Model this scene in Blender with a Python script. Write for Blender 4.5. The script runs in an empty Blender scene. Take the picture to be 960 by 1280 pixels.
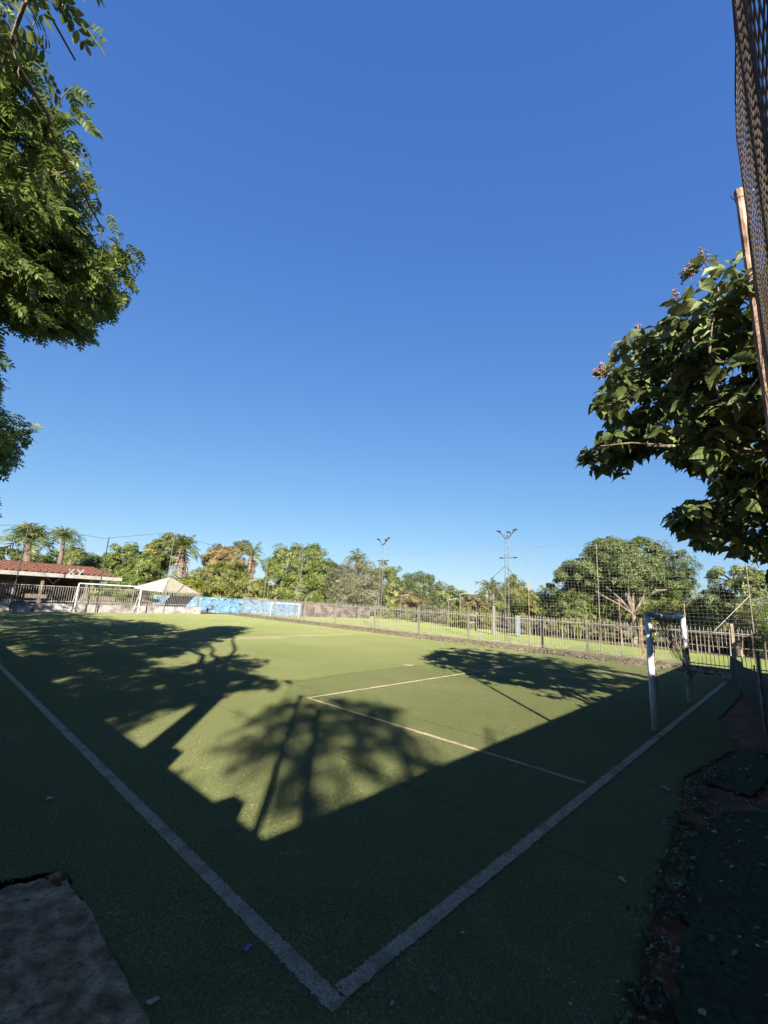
import bpy, math, random
import numpy as np
from mathutils import Vector, Matrix

SC = bpy.context.scene
COL = SC.collection
rng = np.random.default_rng(7)
random.seed(7)

# ------------------------------------------------------------------ camera, world, sun, exposure
FPX = 535.0                      # focal length in pixels of the 960x1280 photograph
CAM = np.array([-1.61, -1.65, 1.75])
PITCH = math.atan(110.6 / FPX); ROLL = math.radians(3.09); HEAD = math.radians(42.9)
FW = np.array([math.cos(HEAD) * math.cos(PITCH), math.sin(HEAD) * math.cos(PITCH), math.sin(PITCH)])
_rt0 = np.array([math.sin(HEAD), -math.cos(HEAD), 0.0]); _up0 = np.cross(_rt0, FW)
UP = _up0 * math.cos(ROLL) - _rt0 * math.sin(ROLL)
RT = _rt0 * math.cos(ROLL) + _up0 * math.sin(ROLL)
cd = bpy.data.cameras.new('camera'); cam = bpy.data.objects.new('camera', cd); COL.objects.link(cam)
cd.sensor_fit = 'VERTICAL'; cd.sensor_height = 36.0; cd.sensor_width = 27.0
cd.lens = 36.0 * FPX / 1280.0; cd.clip_start = 0.02; cd.clip_end = 3000
cam.matrix_world = Matrix(((RT[0], UP[0], -FW[0], CAM[0]), (RT[1], UP[1], -FW[1], CAM[1]), (RT[2], UP[2], -FW[2], CAM[2]), (0, 0, 0, 1)))
SC.camera = cam
SC.render.resolution_x = 768; SC.render.resolution_y = 1024

SUN_EL = 25.0; SHADOW_AZ = 49.0        # degrees; shadows fall towards this heading
sa = math.radians(SHADOW_AZ); TE = math.tan(math.radians(SUN_EL))
SD = np.array([math.cos(sa), math.sin(sa)])
w = bpy.data.worlds.new('World'); SC.world = w; w.use_nodes = True
nt = w.node_tree; bg = nt.nodes['Background']
sky = nt.nodes.new('ShaderNodeTexSky'); sky.sky_type = 'NISHITA'; sky.sun_disc = False
sky.sun_elevation = math.radians(SUN_EL)
sky.sun_rotation = math.radians(90 - (SHADOW_AZ + 180))
sky.altitude = 400; sky.air_density = 1.0; sky.dust_density = 0.3; sky.ozone_density = 3.0
# the photograph's tone curve flattens the sky's brightness range: one power curve per channel, the same all over the sky
sp_ = nt.nodes.new('ShaderNodeSeparateColor'); cb_ = nt.nodes.new('ShaderNodeCombineColor'); nt.links.new(sky.outputs[0], sp_.inputs[0])
for k_, (g_, a_) in enumerate(((.84, .405), (.68, .672), (.37, 1.56))):
    pw = nt.nodes.new('ShaderNodeMath'); pw.operation = 'POWER'; pw.inputs[1].default_value = g_; nt.links.new(sp_.outputs[k_], pw.inputs[0])
    mu = nt.nodes.new('ShaderNodeMath'); mu.operation = 'MULTIPLY'; mu.inputs[1].default_value = a_; nt.links.new(pw.outputs[0], mu.inputs[0]); nt.links.new(mu.outputs[0], cb_.inputs[k_])
nt.links.new(cb_.outputs[0], bg.inputs['Color']); bg.inputs['Strength'].default_value = 0.086
sl = bpy.data.lights.new('sun', 'SUN'); so = bpy.data.objects.new('sun', sl); COL.objects.link(so)
sl.energy = 5.0; sl.angle = math.radians(0.53); sl.color = (1.0, 0.92, 0.78)
ld = Vector((SD[0], SD[1], -TE)).normalized()
so.rotation_euler = ld.to_track_quat('-Z', 'Y').to_euler(); so.location = (-20, -20, 30)
SC.view_settings.view_transform = 'Standard'; SC.view_settings.look = 'None'
SC.view_settings.exposure = 1.75; SC.view_settings.gamma = 1.0
SC.render.engine = 'CYCLES'

# ------------------------------------------------------------------ geometry helpers
def ray(x, y):
    return FW + RT * (x - 480) / FPX - UP * (y - 640) / FPX
def gnd(x, y, z=0.0):
    d = ray(x, y); return CAM + d * ((z - CAM[2]) / d[2])
def proj(P):
    d = np.atleast_2d(P).astype(float) - CAM
    q = d @ FW; q = np.where(np.abs(q) < 1e-6, 1e-6, q)
    return np.stack([480 + FPX * (d @ RT) / q, 640 - FPX * (d @ UP) / q, q], 1)
def at_depth(x, y, D):
    return CAM + ray(x, y) * (D / math.hypot(FW[0], FW[1])) * math.hypot(FW[0], FW[1])
def col_at_depth(px, D, z=0.0):
    """world point at height z whose column in the photo is px, D metres along the view"""
    y = 750.0
    for _ in range(12):
        r = ray(px, y); P = CAM + r * D
        y += (P[2] - z) * FPX / D
    r = ray(px, y); return CAM + r * D
def col_on_plane(px, axis, val, z=0.0):
    y = 750.0
    for _ in range(30):
        r = ray(px, y); t = (val - CAM[axis]) / r[axis]; P = CAM + r * t
        y += (P[2] - z) * FPX / t
    return CAM + ray(px, y) * t
def z_of(P, py):
    """height above P (same plan position) seen at picture row py"""
    lo, hi = -2.0, 40.0
    for _ in range(40):
        m = (lo + hi) / 2
        if proj([P[0], P[1], m])[0, 1] > py: lo = m
        else: hi = m
    return (lo + hi) / 2
def in_poly(x, y, poly):
    p = np.array(poly, float); n = len(p); r = np.zeros(len(x), bool); j = n - 1
    for i in range(n):
        c = ((p[i, 1] > y) != (p[j, 1] > y)) & (x < (p[j, 0] - p[i, 0]) * (y - p[i, 1]) / (p[j, 1] - p[i, 1] + 1e-12) + p[i, 0])
        r ^= c; j = i
    return r

def props(o, label=None, cat=None, group=None, kind=None):
    if label: o['label'] = label
    if cat: o['category'] = cat
    if group: o['group'] = group
    if kind: o['kind'] = kind
    return o
def link_mesh(name, me, mat, parent=None):
    o = bpy.data.objects.new(name, me); COL.objects.link(o)
    if mat is not None and len(me.materials) == 0: me.materials.append(mat)
    if parent is not None: o.parent = parent
    return o
def np_mesh(name, V, F, smooth=False):
    V = np.asarray(V, np.float32); F = np.asarray(F, np.int32); k = F.shape[1]
    me = bpy.data.meshes.new(name); me.vertices.add(len(V)); me.vertices.foreach_set('co', V.ravel())
    me.loops.add(F.size); me.loops.foreach_set('vertex_index', F.ravel())
    me.polygons.add(len(F)); me.polygons.foreach_set('loop_start', np.arange(0, F.size, k, dtype=np.int32))
    me.update(calc_edges=True); me.validate()
    if smooth: me.polygons.foreach_set('use_smooth', np.ones(len(me.polygons), bool))
    return me
def empty(name, loc, rz=0.0):
    o = bpy.data.objects.new(name, None); COL.objects.link(o); o.location = loc; o.rotation_euler = (0, 0, rz)
    o.empty_display_size = 0.2; return o

class MB:
    def __init__(s): s.v = []; s.f = []
    def add(s, vs, fs):
        b = len(s.v); s.v += [tuple(map(float, q)) for q in vs]; s.f += [tuple(i + b for i in q) for q in fs]; return s
    def box(s, c, d, rz=0.0, tilt=None):
        x, y, z = d[0] / 2, d[1] / 2, d[2] / 2
        M = Matrix.Rotation(rz, 3, 'Z')
        if tilt is not None: M = M @ tilt
        vs = [Vector(c) + M @ Vector((i * x, j * y, k * z)) for k in (-1, 1) for j in (-1, 1) for i in (-1, 1)]
        return s.add(vs, [(0, 2, 3, 1), (4, 5, 7, 6), (0, 1, 5, 4), (2, 6, 7, 3), (0, 4, 6, 2), (1, 3, 7, 5)])
    def tube(s, pts, rad, n=6, cap=True):
        pts = [Vector(map(float, p)) for p in pts]
        if not hasattr(rad, '__len__'): rad = [rad] * len(pts)
        rings = []; up = Vector((0.13, 0.07, 1)).normalized()
        for i, p in enumerate(pts):
            t = (pts[min(i + 1, len(pts) - 1)] - pts[max(i - 1, 0)])
            if t.length < 1e-9: t = Vector((0, 0, 1))
            t.normalize(); a = t.cross(up)
            if a.length < 0.1: a = t.cross(Vector((1, 0, 0)))
            a.normalize(); b = t.cross(a)
            rings.append([p + (a * math.cos(2 * math.pi * k / n) + b * math.sin(2 * math.pi * k / n)) * rad[i] for k in range(n)])
        vs = [q for r in rings for q in r]; fs = []
        for i in range(len(pts) - 1):
            for k in range(n):
                fs.append((i * n + k, i * n + (k + 1) % n, (i + 1) * n + (k + 1) % n, (i + 1) * n + k))
        if cap: fs += [tuple(range(n - 1, -1, -1)), tuple((len(pts) - 1) * n + k for k in range(n))]
        return s.add(vs, fs)
    def build(s, name, mat, parent=None, smooth=False, bevel=0.0):
        me = bpy.data.meshes.new(name); me.from_pydata(s.v, [], s.f); me.update()
        if smooth:
            for p in me.polygons: p.use_smooth = True
        o = link_mesh(name, me, mat, parent)
        if bevel:
            m = o.modifiers.new('bevel', 'BEVEL'); m.width = bevel; m.segments = 2; m.limit_method = 'ANGLE'
        return o
def part(name, mb, mat, root, **k):
    """a mesh laid out in world coordinates, parented to an unrotated thing"""
    o = mb.build(name, mat, root, **k)
    L = Vector(root.location)
    p = root.parent
    while p is not None: L += Vector(p.location); p = p.parent
    o.location = -L
    return o
def part_np(name, V, F, mat, root, smooth=False):
    o = link_mesh(name, np_mesh(name, np.asarray(V) - np.array(root.location), F, smooth), mat, root); return o

def sheet(name, poly, z, mat, kind='structure', jag=0.0, step=0.1, thick=0.0, seed=1):
    """a flat sheet from an outline, its edge roughened"""
    r = random.Random(seed); pts = []
    n = len(poly)
    for i in range(n):
        a = Vector(poly[i]); b = Vector(poly[(i + 1) % n]); L = (b - a).length
        k = max(1, int(L / step)) if jag else 1
        d = (b - a).normalized(); nn = Vector((-d.y, d.x)); 
        for j in range(k):
            o = r.gauss(0, jag) if (jag and j) else 0
            pts.append(a + (b - a) * j / k + nn * o)
    import bmesh
    bm = bmesh.new(); vs = [bm.verts.new((p.x, p.y, z)) for p in pts]; f = bm.faces.new(vs)
    if f.normal.z < 0: bm.normal_update(); 
    bmesh.ops.triangulate(bm, faces=[f]); bm.normal_update()
    for q in bm.faces:
        if q.normal.z < 0: q.normal_flip()
    if thick:
        ext = bmesh.ops.extrude_face_region(bm, geom=list(bm.faces))
        for v in [g for g in ext['geom'] if isinstance(g, bmesh.types.BMVert)]: v.co.z -= thick
        bmesh.ops.recalc_face_normals(bm, faces=bm.faces)
    me = bpy.data.meshes.new(name); bm.to_mesh(me); bm.free()
    o = link_mesh(name, me, mat); o['kind'] = kind; return o

# ------------------------------------------------------------------ materials
def nodes(m): return m.node_tree.nodes, m.node_tree.links
def mat(name, cols, scale=5.0, detail=6.0, rough=0.8, bump=0.0, bscale=None, metal=0.0, spec=0.3, pos=(0.3, 0.7), coord='Object', stretch=None, second=None, drough=0.0, bdist=0.02):
    m = bpy.data.materials.new(name); m.use_nodes = True; N, L = nodes(m); b = N['Principled BSDF']
    tc = N.new('ShaderNodeTexCoord'); src = tc.outputs[coord]
    if stretch:
        mp = N.new('ShaderNodeMapping'); mp.inputs['Scale'].default_value = stretch; L.new(src, mp.inputs[0]); src = mp.outputs[0]
    no = N.new('ShaderNodeTexNoise'); no.inputs['Scale'].default_value = scale; no.inputs['Detail'].default_value = detail
    no.inputs['Roughness'].default_value = 0.6
    L.new(src, no.inputs['Vector']); cr = N.new('ShaderNodeValToRGB'); L.new(no.outputs['Fac'], cr.inputs[0])
    e = cr.color_ramp.elements; e[0].position, e[1].position = pos
    e[0].color = (*cols[0], 1); e[1].color = (*cols[-1], 1)
    for i, c in enumerate(cols[1:-1]):
        q = e.new(pos[0] + (pos[1] - pos[0]) * (i + 1) / (len(cols) - 1)); q.color = (*c, 1)
    out = cr.outputs[0]
    if second:
        s2, c2, lo, hi, amt = second
        n2 = N.new('ShaderNodeTexNoise'); n2.inputs['Scale'].default_value = s2; n2.inputs['Detail'].default_value = 5; L.new(src, n2.inputs['Vector'])
        mr = N.new('ShaderNodeMapRange'); mr.inputs[1].default_value = lo; mr.inputs[2].default_value = hi; mr.inputs[4].default_value = amt; L.new(n2.outputs['Fac'], mr.inputs[0])
        mx = N.new('ShaderNodeMix'); mx.data_type = 'RGBA'; L.new(mr.outputs[0], mx.inputs[0]); L.new(out, mx.inputs[6]); mx.inputs[7].default_value = (*c2, 1); out = mx.outputs[2]
    L.new(out, b.inputs['Base Color']); b.inputs['Roughness'].default_value = rough; b.inputs['Metallic'].default_value = metal
    b.inputs['Specular IOR Level'].default_value = spec
    b.inputs['Diffuse Roughness'].default_value = drough
    if bump:
        nb = N.new('ShaderNodeTexNoise'); nb.inputs['Scale'].default_value = bscale or scale * 4; nb.inputs['Detail'].default_value = 8; L.new(src, nb.inputs['Vector'])
        bp = N.new('ShaderNodeBump'); bp.inputs['Strength'].default_value = bump; bp.inputs['Distance'].default_value = bdist; L.new(nb.outputs['Fac'], bp.inputs['Height']); L.new(bp.outputs[0], b.inputs['Normal'])
    return m
def leaf_mat(name, c0, c1, c2=None, trans=0.25, rough=0.5, spec=0.4, nscale=0.6):
    """leaf colour varies from leaf to leaf and in broad patches"""
    m = bpy.data.materials.new(name); m.use_nodes = True; N, L = nodes(m); b = N['Principled BSDF']
    g = N.new('ShaderNodeNewGeometry'); tc = N.new('ShaderNodeTexCoord'); no = N.new('ShaderNodeTexNoise'); no.inputs['Scale'].default_value = nscale; no.inputs['Detail'].default_value = 3
    L.new(tc.outputs['Object'], no.inputs['Vector'])
    ma = N.new('ShaderNodeMath'); ma.operation = 'MULTIPLY_ADD'; L.new(g.outputs['Random Per Island'], ma.inputs[0]); ma.inputs[1].default_value = 0.55
    mb = N.new('ShaderNodeMath'); mb.operation = 'MULTIPLY_ADD'; L.new(no.outputs['Fac'], mb.inputs[0]); mb.inputs[1].default_value = 1.6; mb.inputs[2].default_value = -0.58
    L.new(mb.outputs[0], ma.inputs[2])
    cr = N.new('ShaderNodeValToRGB'); L.new(ma.outputs[0], cr.inputs[0]); e = cr.color_ramp.elements
    e[0].position = 0.1; e[0].color = (*c0, 1); e[1].position = 0.75; e[1].color = (*c1, 1)
    if c2: q = e.new(0.97); q.color = (*c2, 1)
    L.new(cr.outputs[0], b.inputs['Base Color']); b.inputs['Roughness'].default_value = rough; b.inputs['Specular IOR Level'].default_value = spec
    tr = N.new('ShaderNodeBsdfTranslucent'); hs = N.new('ShaderNodeHueSaturation'); hs.inputs['Value'].default_value = 1.5; hs.inputs['Hue'].default_value = 0.485; L.new(cr.outputs[0], hs.inputs['Color']); L.new(hs.outputs[0], tr.inputs[0])
    mx = N.new('ShaderNodeMixShader'); mx.inputs[0].default_value = trans; L.new(b.outputs[0], mx.inputs[1]); L.new(tr.outputs[0], mx.inputs[2])
    L.new(mx.outputs[0], N['Material Output'].inputs['Surface']); return m

M = {}
M['turf'] = mat('artificial_turf', [(.105, .130, .045), (.212, .240, .094), (.305, .330, .142)], scale=48, detail=10, rough=.95, drough=1.0, bdist=.06, bump=1.0, bscale=240, spec=.05, pos=(.3, .72), second=(.35, (.265, .275, .130), .38, .70, .7))
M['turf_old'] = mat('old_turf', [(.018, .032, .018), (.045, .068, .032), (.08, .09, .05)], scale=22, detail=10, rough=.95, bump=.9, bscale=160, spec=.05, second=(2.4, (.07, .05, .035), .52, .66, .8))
M['line'] = mat('turf_line', [(.18, .150, .095), (.42, .35, .235), (.58, .49, .345)], scale=70, detail=10, rough=.95, drough=1.0, bump=1.0, bscale=220, spec=.05, pos=(.3, .62), second=(5, (.20, .18, .11), .48, .7, .75))
M['pile'] = leaf_mat('turf_fibre', (.09, .115, .045), (.22, .235, .10), (.36, .36, .24), trans=.1, rough=.7, spec=.15, nscale=3)
M['pile_white'] = leaf_mat('white_turf_fibre', (.20, .165, .11), (.43, .36, .25), (.62, .53, .38), trans=.1, rough=.7, spec=.15, nscale=3)
M['soil'] = mat('red_soil', [(.070, .030, .017), (.14, .060, .032), (.22, .10, .055)], scale=4, detail=12, rough=.95, bump=1.0, bscale=30, spec=.1, second=(1.3, (.05, .06, .03), .5, .64, .7))
M['dirt'] = mat('dry_dirt', [(.065, .05, .034), (.14, .11, .078), (.23, .18, .13)], scale=6, detail=12, rough=.95, bump=1.0, bscale=25, spec=.1, second=(3.0, (.10, .12, .04), .5, .65, .8))
M['lawn'] = mat('lawn_grass', [(.075, .10, .028), (.125, .15, .048), (.17, .185, .07)], scale=4, detail=12, rough=.95, drough=1.0, bump=1.0, bscale=60, spec=.1, second=(.5, (.18, .18, .07), .5, .7, .6))
M['slab'] = mat('worn_concrete', [(.070, .045, .025), (.22, .145, .078), (.44, .30, .165)], scale=9, detail=15, rough=.9, bump=1.0, bdist=.03, bscale=45, spec=.2, second=(17, (.05, .05, .045), .58, .7, .8))
M['concrete'] = mat('grey_concrete', [(.22, .20, .18), (.34, .32, .29), (.45, .43, .40)], scale=6, detail=10, rough=.9, bump=.6, bscale=30)
M['plaster'] = mat('shade_mottled_plaster', [(.07, .06, .05), (.18, .165, .15), (.30, .285, .27)], scale=1.4, detail=12, rough=.9, bump=.3, bscale=20, pos=(.32, .55))  # dark mottling puts dappled tree shade into the white wall colour
M['wall'] = mat('painted_block_wall', [(.30, .27, .22), (.45, .42, .36)], scale=2, detail=10, rough=.9, bump=.4, bscale=20)
M['white_paint'] = mat('white_post_paint', [(.30, .30, .30), (.50, .50, .50), (.60, .60, .60)], scale=9, detail=10, rough=.55, bump=.15, bscale=40, pos=(.28, .5), stretch=(1, 1, .4))
M['grey_paint'] = mat('worn_grey_paint', [(.16, .16, .165), (.38, .38, .39), (.5, .5, .51)], scale=12, detail=10, rough=.6, bump=.2)
M['fence_metal'] = mat('weathered_white_bars', [(.08, .068, .055), (.17, .155, .135), (.27, .25, .23)], scale=6, detail=8, rough=.6, pos=(.3, .55))
M['fence_rust'] = mat('rusty_post', [(.10, .05, .03), (.26, .16, .10), (.45, .38, .30)], scale=9, detail=10, rough=.85, bump=.3)
M['galv'] = mat('galvanised_tube', [(.10, .10, .105), (.24, .24, .245)], scale=10, rough=.45, metal=.5)
M['tower_paint'] = mat('pale_tower_paint', [(.10, .09, .075), (.20, .185, .16)], scale=5, detail=8, rough=.6)
M['dark_metal'] = mat('dark_metal', [(.02, .02, .022), (.05, .05, .055)], scale=8, rough=.5, metal=.3)
M['rust_pole'] = mat('rusted_steel', [(.10, .045, .03), (.27, .17, .12), (.44, .33, .25)], scale=14, detail=12, rough=.75, bump=.4, bscale=50, stretch=(1, 1, .35))
M['net_dark'] = mat('brown_net_cord', [(.05, .038, .028), (.12, .09, .065)], scale=20, rough=.8)
M['net_white'] = mat('white_net_cord', [(.22, .22, .20), (.34, .34, .32)], scale=20, rough=.8)
M['net_old'] = mat('grimy_net_cord', [(.12, .10, .07), (.30, .25, .18)], scale=20, rough=.9)
M['shade'] = mat('green_shade_cloth', [(.012, .028, .02), (.03, .055, .038)], scale=30, rough=.9, bump=.4)
M['tile'] = mat('clay_tile', [(.05, .020, .014), (.125, .048, .028), (.20, .09, .055)], scale=7, detail=10, rough=.85, bump=.4, pos=(.3, .65))
M['tile2'] = mat('dark_clay_tile', [(.035, .016, .014), (.09, .042, .03)], scale=7, detail=10, rough=.85, bump=.4)
M['fascia'] = mat('white_fascia', [(.17, .16, .145), (.29, .28, .26)], scale=3, rough=.7)
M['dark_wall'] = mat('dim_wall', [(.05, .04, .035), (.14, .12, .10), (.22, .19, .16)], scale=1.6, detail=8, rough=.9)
M['tent'] = mat('cream_canopy', [(.32, .275, .21), (.40, .35, .27)], scale=2, rough=.8, bump=.1)
M['bark'] = mat('grey_brown_bark', [(.05, .036, .025), (.13, .10, .075), (.24, .20, .155)], scale=7, detail=12, rough=.95, bump=1.0, bscale=25, stretch=(1, 1, .3))
M['bark_pale'] = mat('pale_bark', [(.13, .10, .07), (.27, .21, .16)], scale=6, detail=10, rough=.95, bump=.8, bscale=20, stretch=(1, 1, .3))
M['palm_bark'] = mat('palm_trunk_bark', [(.045, .033, .025), (.14, .105, .08), (.26, .205, .16)], scale=9, detail=10, rough=.95, bump=1.0, bscale=18, stretch=(1, 1, 2.5))
M['dry'] = leaf_mat('dry_fronds', (.08, .055, .035), (.22, .155, .095), (.36, .27, .18), trans=.15)
M['glass'] = mat('lamp_glass', [(.25, .27, .3), (.4, .42, .45)], rough=.15, spec=.6)
M['stone'] = mat('rough_stone', [(.08, .065, .05), (.19, .155, .12)], scale=8, detail=10, rough=.95, bump=.6)
M['brick'] = mat('clay_brick', [(.20, .08, .05), (.34, .15, .09)], scale=14, detail=8, rough=.9, bump=.5)
M['wood'] = mat('weathered_wood', [(.05, .036, .026), (.12, .092, .07), (.21, .18, .14)], scale=5, detail=8, rough=.9, stretch=(4, 4, .6))
M['steelbox'] = mat('blue_grey_sheet', [(.08, .10, .115), (.13, .16, .18)], scale=3, rough=.6)
M['litter'] = mat('pale_litter', [(.22, .18, .12), (.46, .39, .27)], scale=20, rough=.8)
M['litter_blue'] = mat('blue_wrapper', [(.06, .06, .22), (.14, .14, .36)], scale=20, rough=.5)
M['flower'] = leaf_mat('faded_flower', (.14, .08, .05), (.27, .16, .11), (.36, .25, .18), trans=.2)

# foliage colours
M['left_leaf'] = leaf_mat('fine_tree_leaf', (.050, .084, .018), (.155, .200, .042), (.28, .33, .09), trans=.38, spec=.3, nscale=1.2)
M['big_leaf'] = leaf_mat('broad_leaf', (.045, .066, .018), (.15, .185, .062), (.32, .35, .18), trans=.20, rough=.55, spec=.3, nscale=1.5)
M['f_mid'] = leaf_mat('mid_green_leaf', (.055, .082, .018), (.15, .18, .042), (.27, .29, .085), nscale=.5)
M['f_dark'] = leaf_mat('deep_green_leaf', (.035, .055, .016), (.10, .13, .035), (.19, .215, .075), nscale=.5)
M['f_yel'] = leaf_mat('yellow_green_leaf', (.07, .09, .015), (.19, .20, .03), (.32, .31, .05), nscale=.6)
M['f_grey'] = leaf_mat('grey_green_leaf', (.075, .078, .040), (.17, .165, .085), (.26, .24, .14), nscale=.6)
M['f_brown'] = leaf_mat('browning_leaf', (.09, .085, .03), (.22, .17, .07), (.32, .25, .12), nscale=.5)
M['f_olive'] = leaf_mat('olive_leaf', (.062, .078, .018), (.17, .18, .042), (.29, .29, .09), nscale=.6)
M['palm'] = leaf_mat('palm_frond', (.07, .10, .028), (.17, .195, .065), (.32, .31, .14), nscale=1.0)

# ------------------------------------------------------------------ ground and pitch
def grid_ground():
    # one sheet out to the horizon, finer near the pitch, gently uneven, a little below the turf
    xs = np.unique(np.concatenate([np.linspace(-900, -40, 10), np.linspace(-40, 60, 101), np.linspace(60, 900, 10)]))
    X, Y = np.meshgrid(xs, xs, indexing='ij'); r = np.random.default_rng(3)
    Z = -0.03 + 0.008 * r.standard_normal(X.shape)
    n = len(xs); V = np.stack([X.ravel(), Y.ravel(), Z.ravel()], 1)
    i, j = np.meshgrid(np.arange(n - 1), np.arange(n - 1), indexing='ij'); a = (i * n + j).ravel()
    return np_mesh('ground', V, np.stack([a, a + n, a + n + 1, a + 1], 1))
g = link_mesh('ground', grid_ground(), M['soil']); g['kind'] = 'structure'
PX1, PY1 = 16.1, 31.2           # far corners of the pitch
turf = sheet('pitch_turf', [(-.55, -1.05), (1.0, -.95), (2.4, -.80), (3.2, -.78), (4.6, -.62), (6.5, -.95), (8.4, -.6), (12, -.7), (15.9, -.6), (16.3, 6), (16.3, 31.6), (-1.2, 31.6), (-1.15, 8), (-1.05, 2.0), (-.615, 1.84), (-.605, .5), (-.60, -.9)],
             0.0, M['turf'], jag=.012, step=.06, thick=.02, seed=4)
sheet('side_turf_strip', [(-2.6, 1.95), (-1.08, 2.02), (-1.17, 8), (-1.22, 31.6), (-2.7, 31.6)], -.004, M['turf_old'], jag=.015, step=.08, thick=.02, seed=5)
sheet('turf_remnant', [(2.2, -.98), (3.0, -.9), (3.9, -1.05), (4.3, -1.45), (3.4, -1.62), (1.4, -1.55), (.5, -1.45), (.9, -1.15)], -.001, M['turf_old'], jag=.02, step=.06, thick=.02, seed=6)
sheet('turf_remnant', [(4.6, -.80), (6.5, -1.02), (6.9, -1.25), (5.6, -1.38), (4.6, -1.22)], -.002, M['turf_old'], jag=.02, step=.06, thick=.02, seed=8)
sheet('turf_remnant', [(-.6, -1.15), (.5, -1.10), (.35, -1.32), (-.2, -1.5), (-1.0, -1.45)], -.002, M['turf_old'], jag=.02, step=.06, thick=.02, seed=9)

def line(name, a, b, wd, z=.004, seed=0):
    a = Vector(a); b = Vector(b); d = (b - a).normalized(); n = Vector((-d.y, d.x)) * wd / 2
    sheet(name, [a - n, b - n, b + n, a + n], z, M['line'], jag=.0045 if wd > .07 else .004, step=.013 if a.length < 3 else .05, seed=seed)
line('touch_line', (0, -.043), (0, PY1), .086, .004, 11)
line('goal_line', (.047, 0), (14.4, -.25), .086, .008, 12)
line('area_line', (3.52, .05), (3.50, 4.66), .07, .0045, 13)
line('area_line', (3.46, 4.68), (13.0, 4.60), .07, .0085, 14)
line('area_line', (13.0, .0), (13.03, 4.64), .07, .0045, 15)
H1 = gnd(285, 798); 
line('halfway_line', (gnd(90, 789)[0], 14.55), (13.9, 14.55), .09, .004, 16)
line('short_line', tuple(gnd(285, 799)[:2]), tuple(gnd(357, 797.3)[:2]), .09, .004, 17)
line('spot_line', tuple(gnd(505, 831)[:2]), tuple(gnd(516, 832)[:2]), .10, .004, 18)
line('far_goal_line', (.06, PY1), (15.6, PY1), .09, .0085, 19)

def seam(a, b, seed):
    a = Vector(a); b = Vector(b); d = (b - a).normalized(); n = Vector((-d.y, d.x)) * .004
    sheet('turf_seam', [a - n, b - n, b + n, a + n], .002, M['turf_old'], jag=.003, step=.04, seed=seed)
for k, x_ in enumerate((2.02, 4.05, 6.08, 8.04, 10.1)): seam((x_, -.7), (x_ + .02, 24), 200 + k)
# worn concrete slab, lower left: lumpy surface with a broken edge
def slab():
    nx, ny = 110, 150; xs = np.linspace(-2.3, -.60, nx); ys = np.linspace(-2.2, 1.83, ny)
    X, Y = np.meshgrid(xs, ys, indexing='ij'); r = np.random.default_rng(5)
    def sm(n):
        g_ = r.standard_normal((nx // n + 3, ny // n + 3)); u = np.arange(nx) / n; v = np.arange(ny) / n
        i = u.astype(int); j = v.astype(int); fu = (u - i)[:, None]; fv = (v - j)[None]
        return g_[i][:, j] * (1 - fu) * (1 - fv) + g_[i + 1][:, j] * fu * (1 - fv) + g_[i][:, j + 1] * (1 - fu) * fv + g_[i + 1][:, j + 1] * fu * fv
    Z = .014 + .009 * sm(17) + .006 * sm(7) + .0035 * sm(3) + .0015 * sm(1)
    X[-1] += .007 * sm(5)[-1]; Y[:, -1] += .012 * sm(6)[:, -1]; X[-1, -20:] -= np.linspace(0, .13, 20)
    X[-2] = np.minimum(X[-2], X[-1] - .01)
    Z[-1] = -.006; Z[:, -1] = -.006
    V = np.stack([X.ravel(), Y.ravel(), Z.ravel()], 1)
    i, j = np.meshgrid(np.arange(nx - 1), np.arange(ny - 1), indexing='ij'); a = (i * ny + j).ravel()
    o = link_mesh('concrete_path', np_mesh('concrete_path', V, np.stack([a, a + ny, a + ny + 1, a + 1], 1), True), M['slab']); o['kind'] = 'structure'
slab()

# turf fibres near the camera (blades of a few centimetres)
def fibres():
    N = 170000; r = np.random.default_rng(9)
    rad = 0.4 + 5.2 * np.abs(r.normal(0, .42, N)); th = np.radians(r.uniform(-8, 98, N))
    X = CAM[0] + rad * np.cos(th); Y = CAM[1] + rad * np.sin(th)
    ok = (X > -1.05) & (Y > -.93) & (X < 16) & ~((X < -.57) & (Y < 1.86)); X, Y = X[ok], Y[ok]; n = len(X)
    h = r.uniform(.003, .010, n); a = r.uniform(0, 2 * np.pi, n); wd = .0016 + .0006 * np.hypot(X - CAM[0], Y - CAM[1])
    lx = r.normal(0, .008, n); ly = r.normal(0, .008, n)
    V = np.empty((n, 3, 3)); V[:, 0] = np.stack([X - wd * np.cos(a), Y - wd * np.sin(a), np.full(n, .0)], 1); V[:, 1] = np.stack([X + wd * np.cos(a), Y + wd * np.sin(a), np.full(n, .0)], 1)
    V[:, 2] = np.stack([X + lx, Y + ly, h], 1)
    nz = r.normal(0, .006, n); Xr, Yr = X, Y; X = X + nz; Y = Y + nz
    onl = ((np.abs(X) < .041) & (Y > -.05)) | ((np.abs(Y + X * .25 / 14.4) < .041) & (X > -.05)) | ((np.abs(X - 3.51) < .034) & (Y > 0) & (Y < 4.7)); onl &= r.random(n) < .86
    for m_, nm in ((~onl, 'turf_pile'), (onl, 'line_pile')):
        W = V[m_].reshape(-1, 3); o = link_mesh(nm, np_mesh(nm, W, np.arange(len(W)).reshape(-1, 3)), M['pile'] if nm == 'turf_pile' else M['pile_white'])
        props(o, 'short artificial grass fibres of the dark green pitch' if nm == 'turf_pile' else 'white artificial grass fibres of the painted pitch lines', 'turf', kind='stuff')
fibres()

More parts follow.
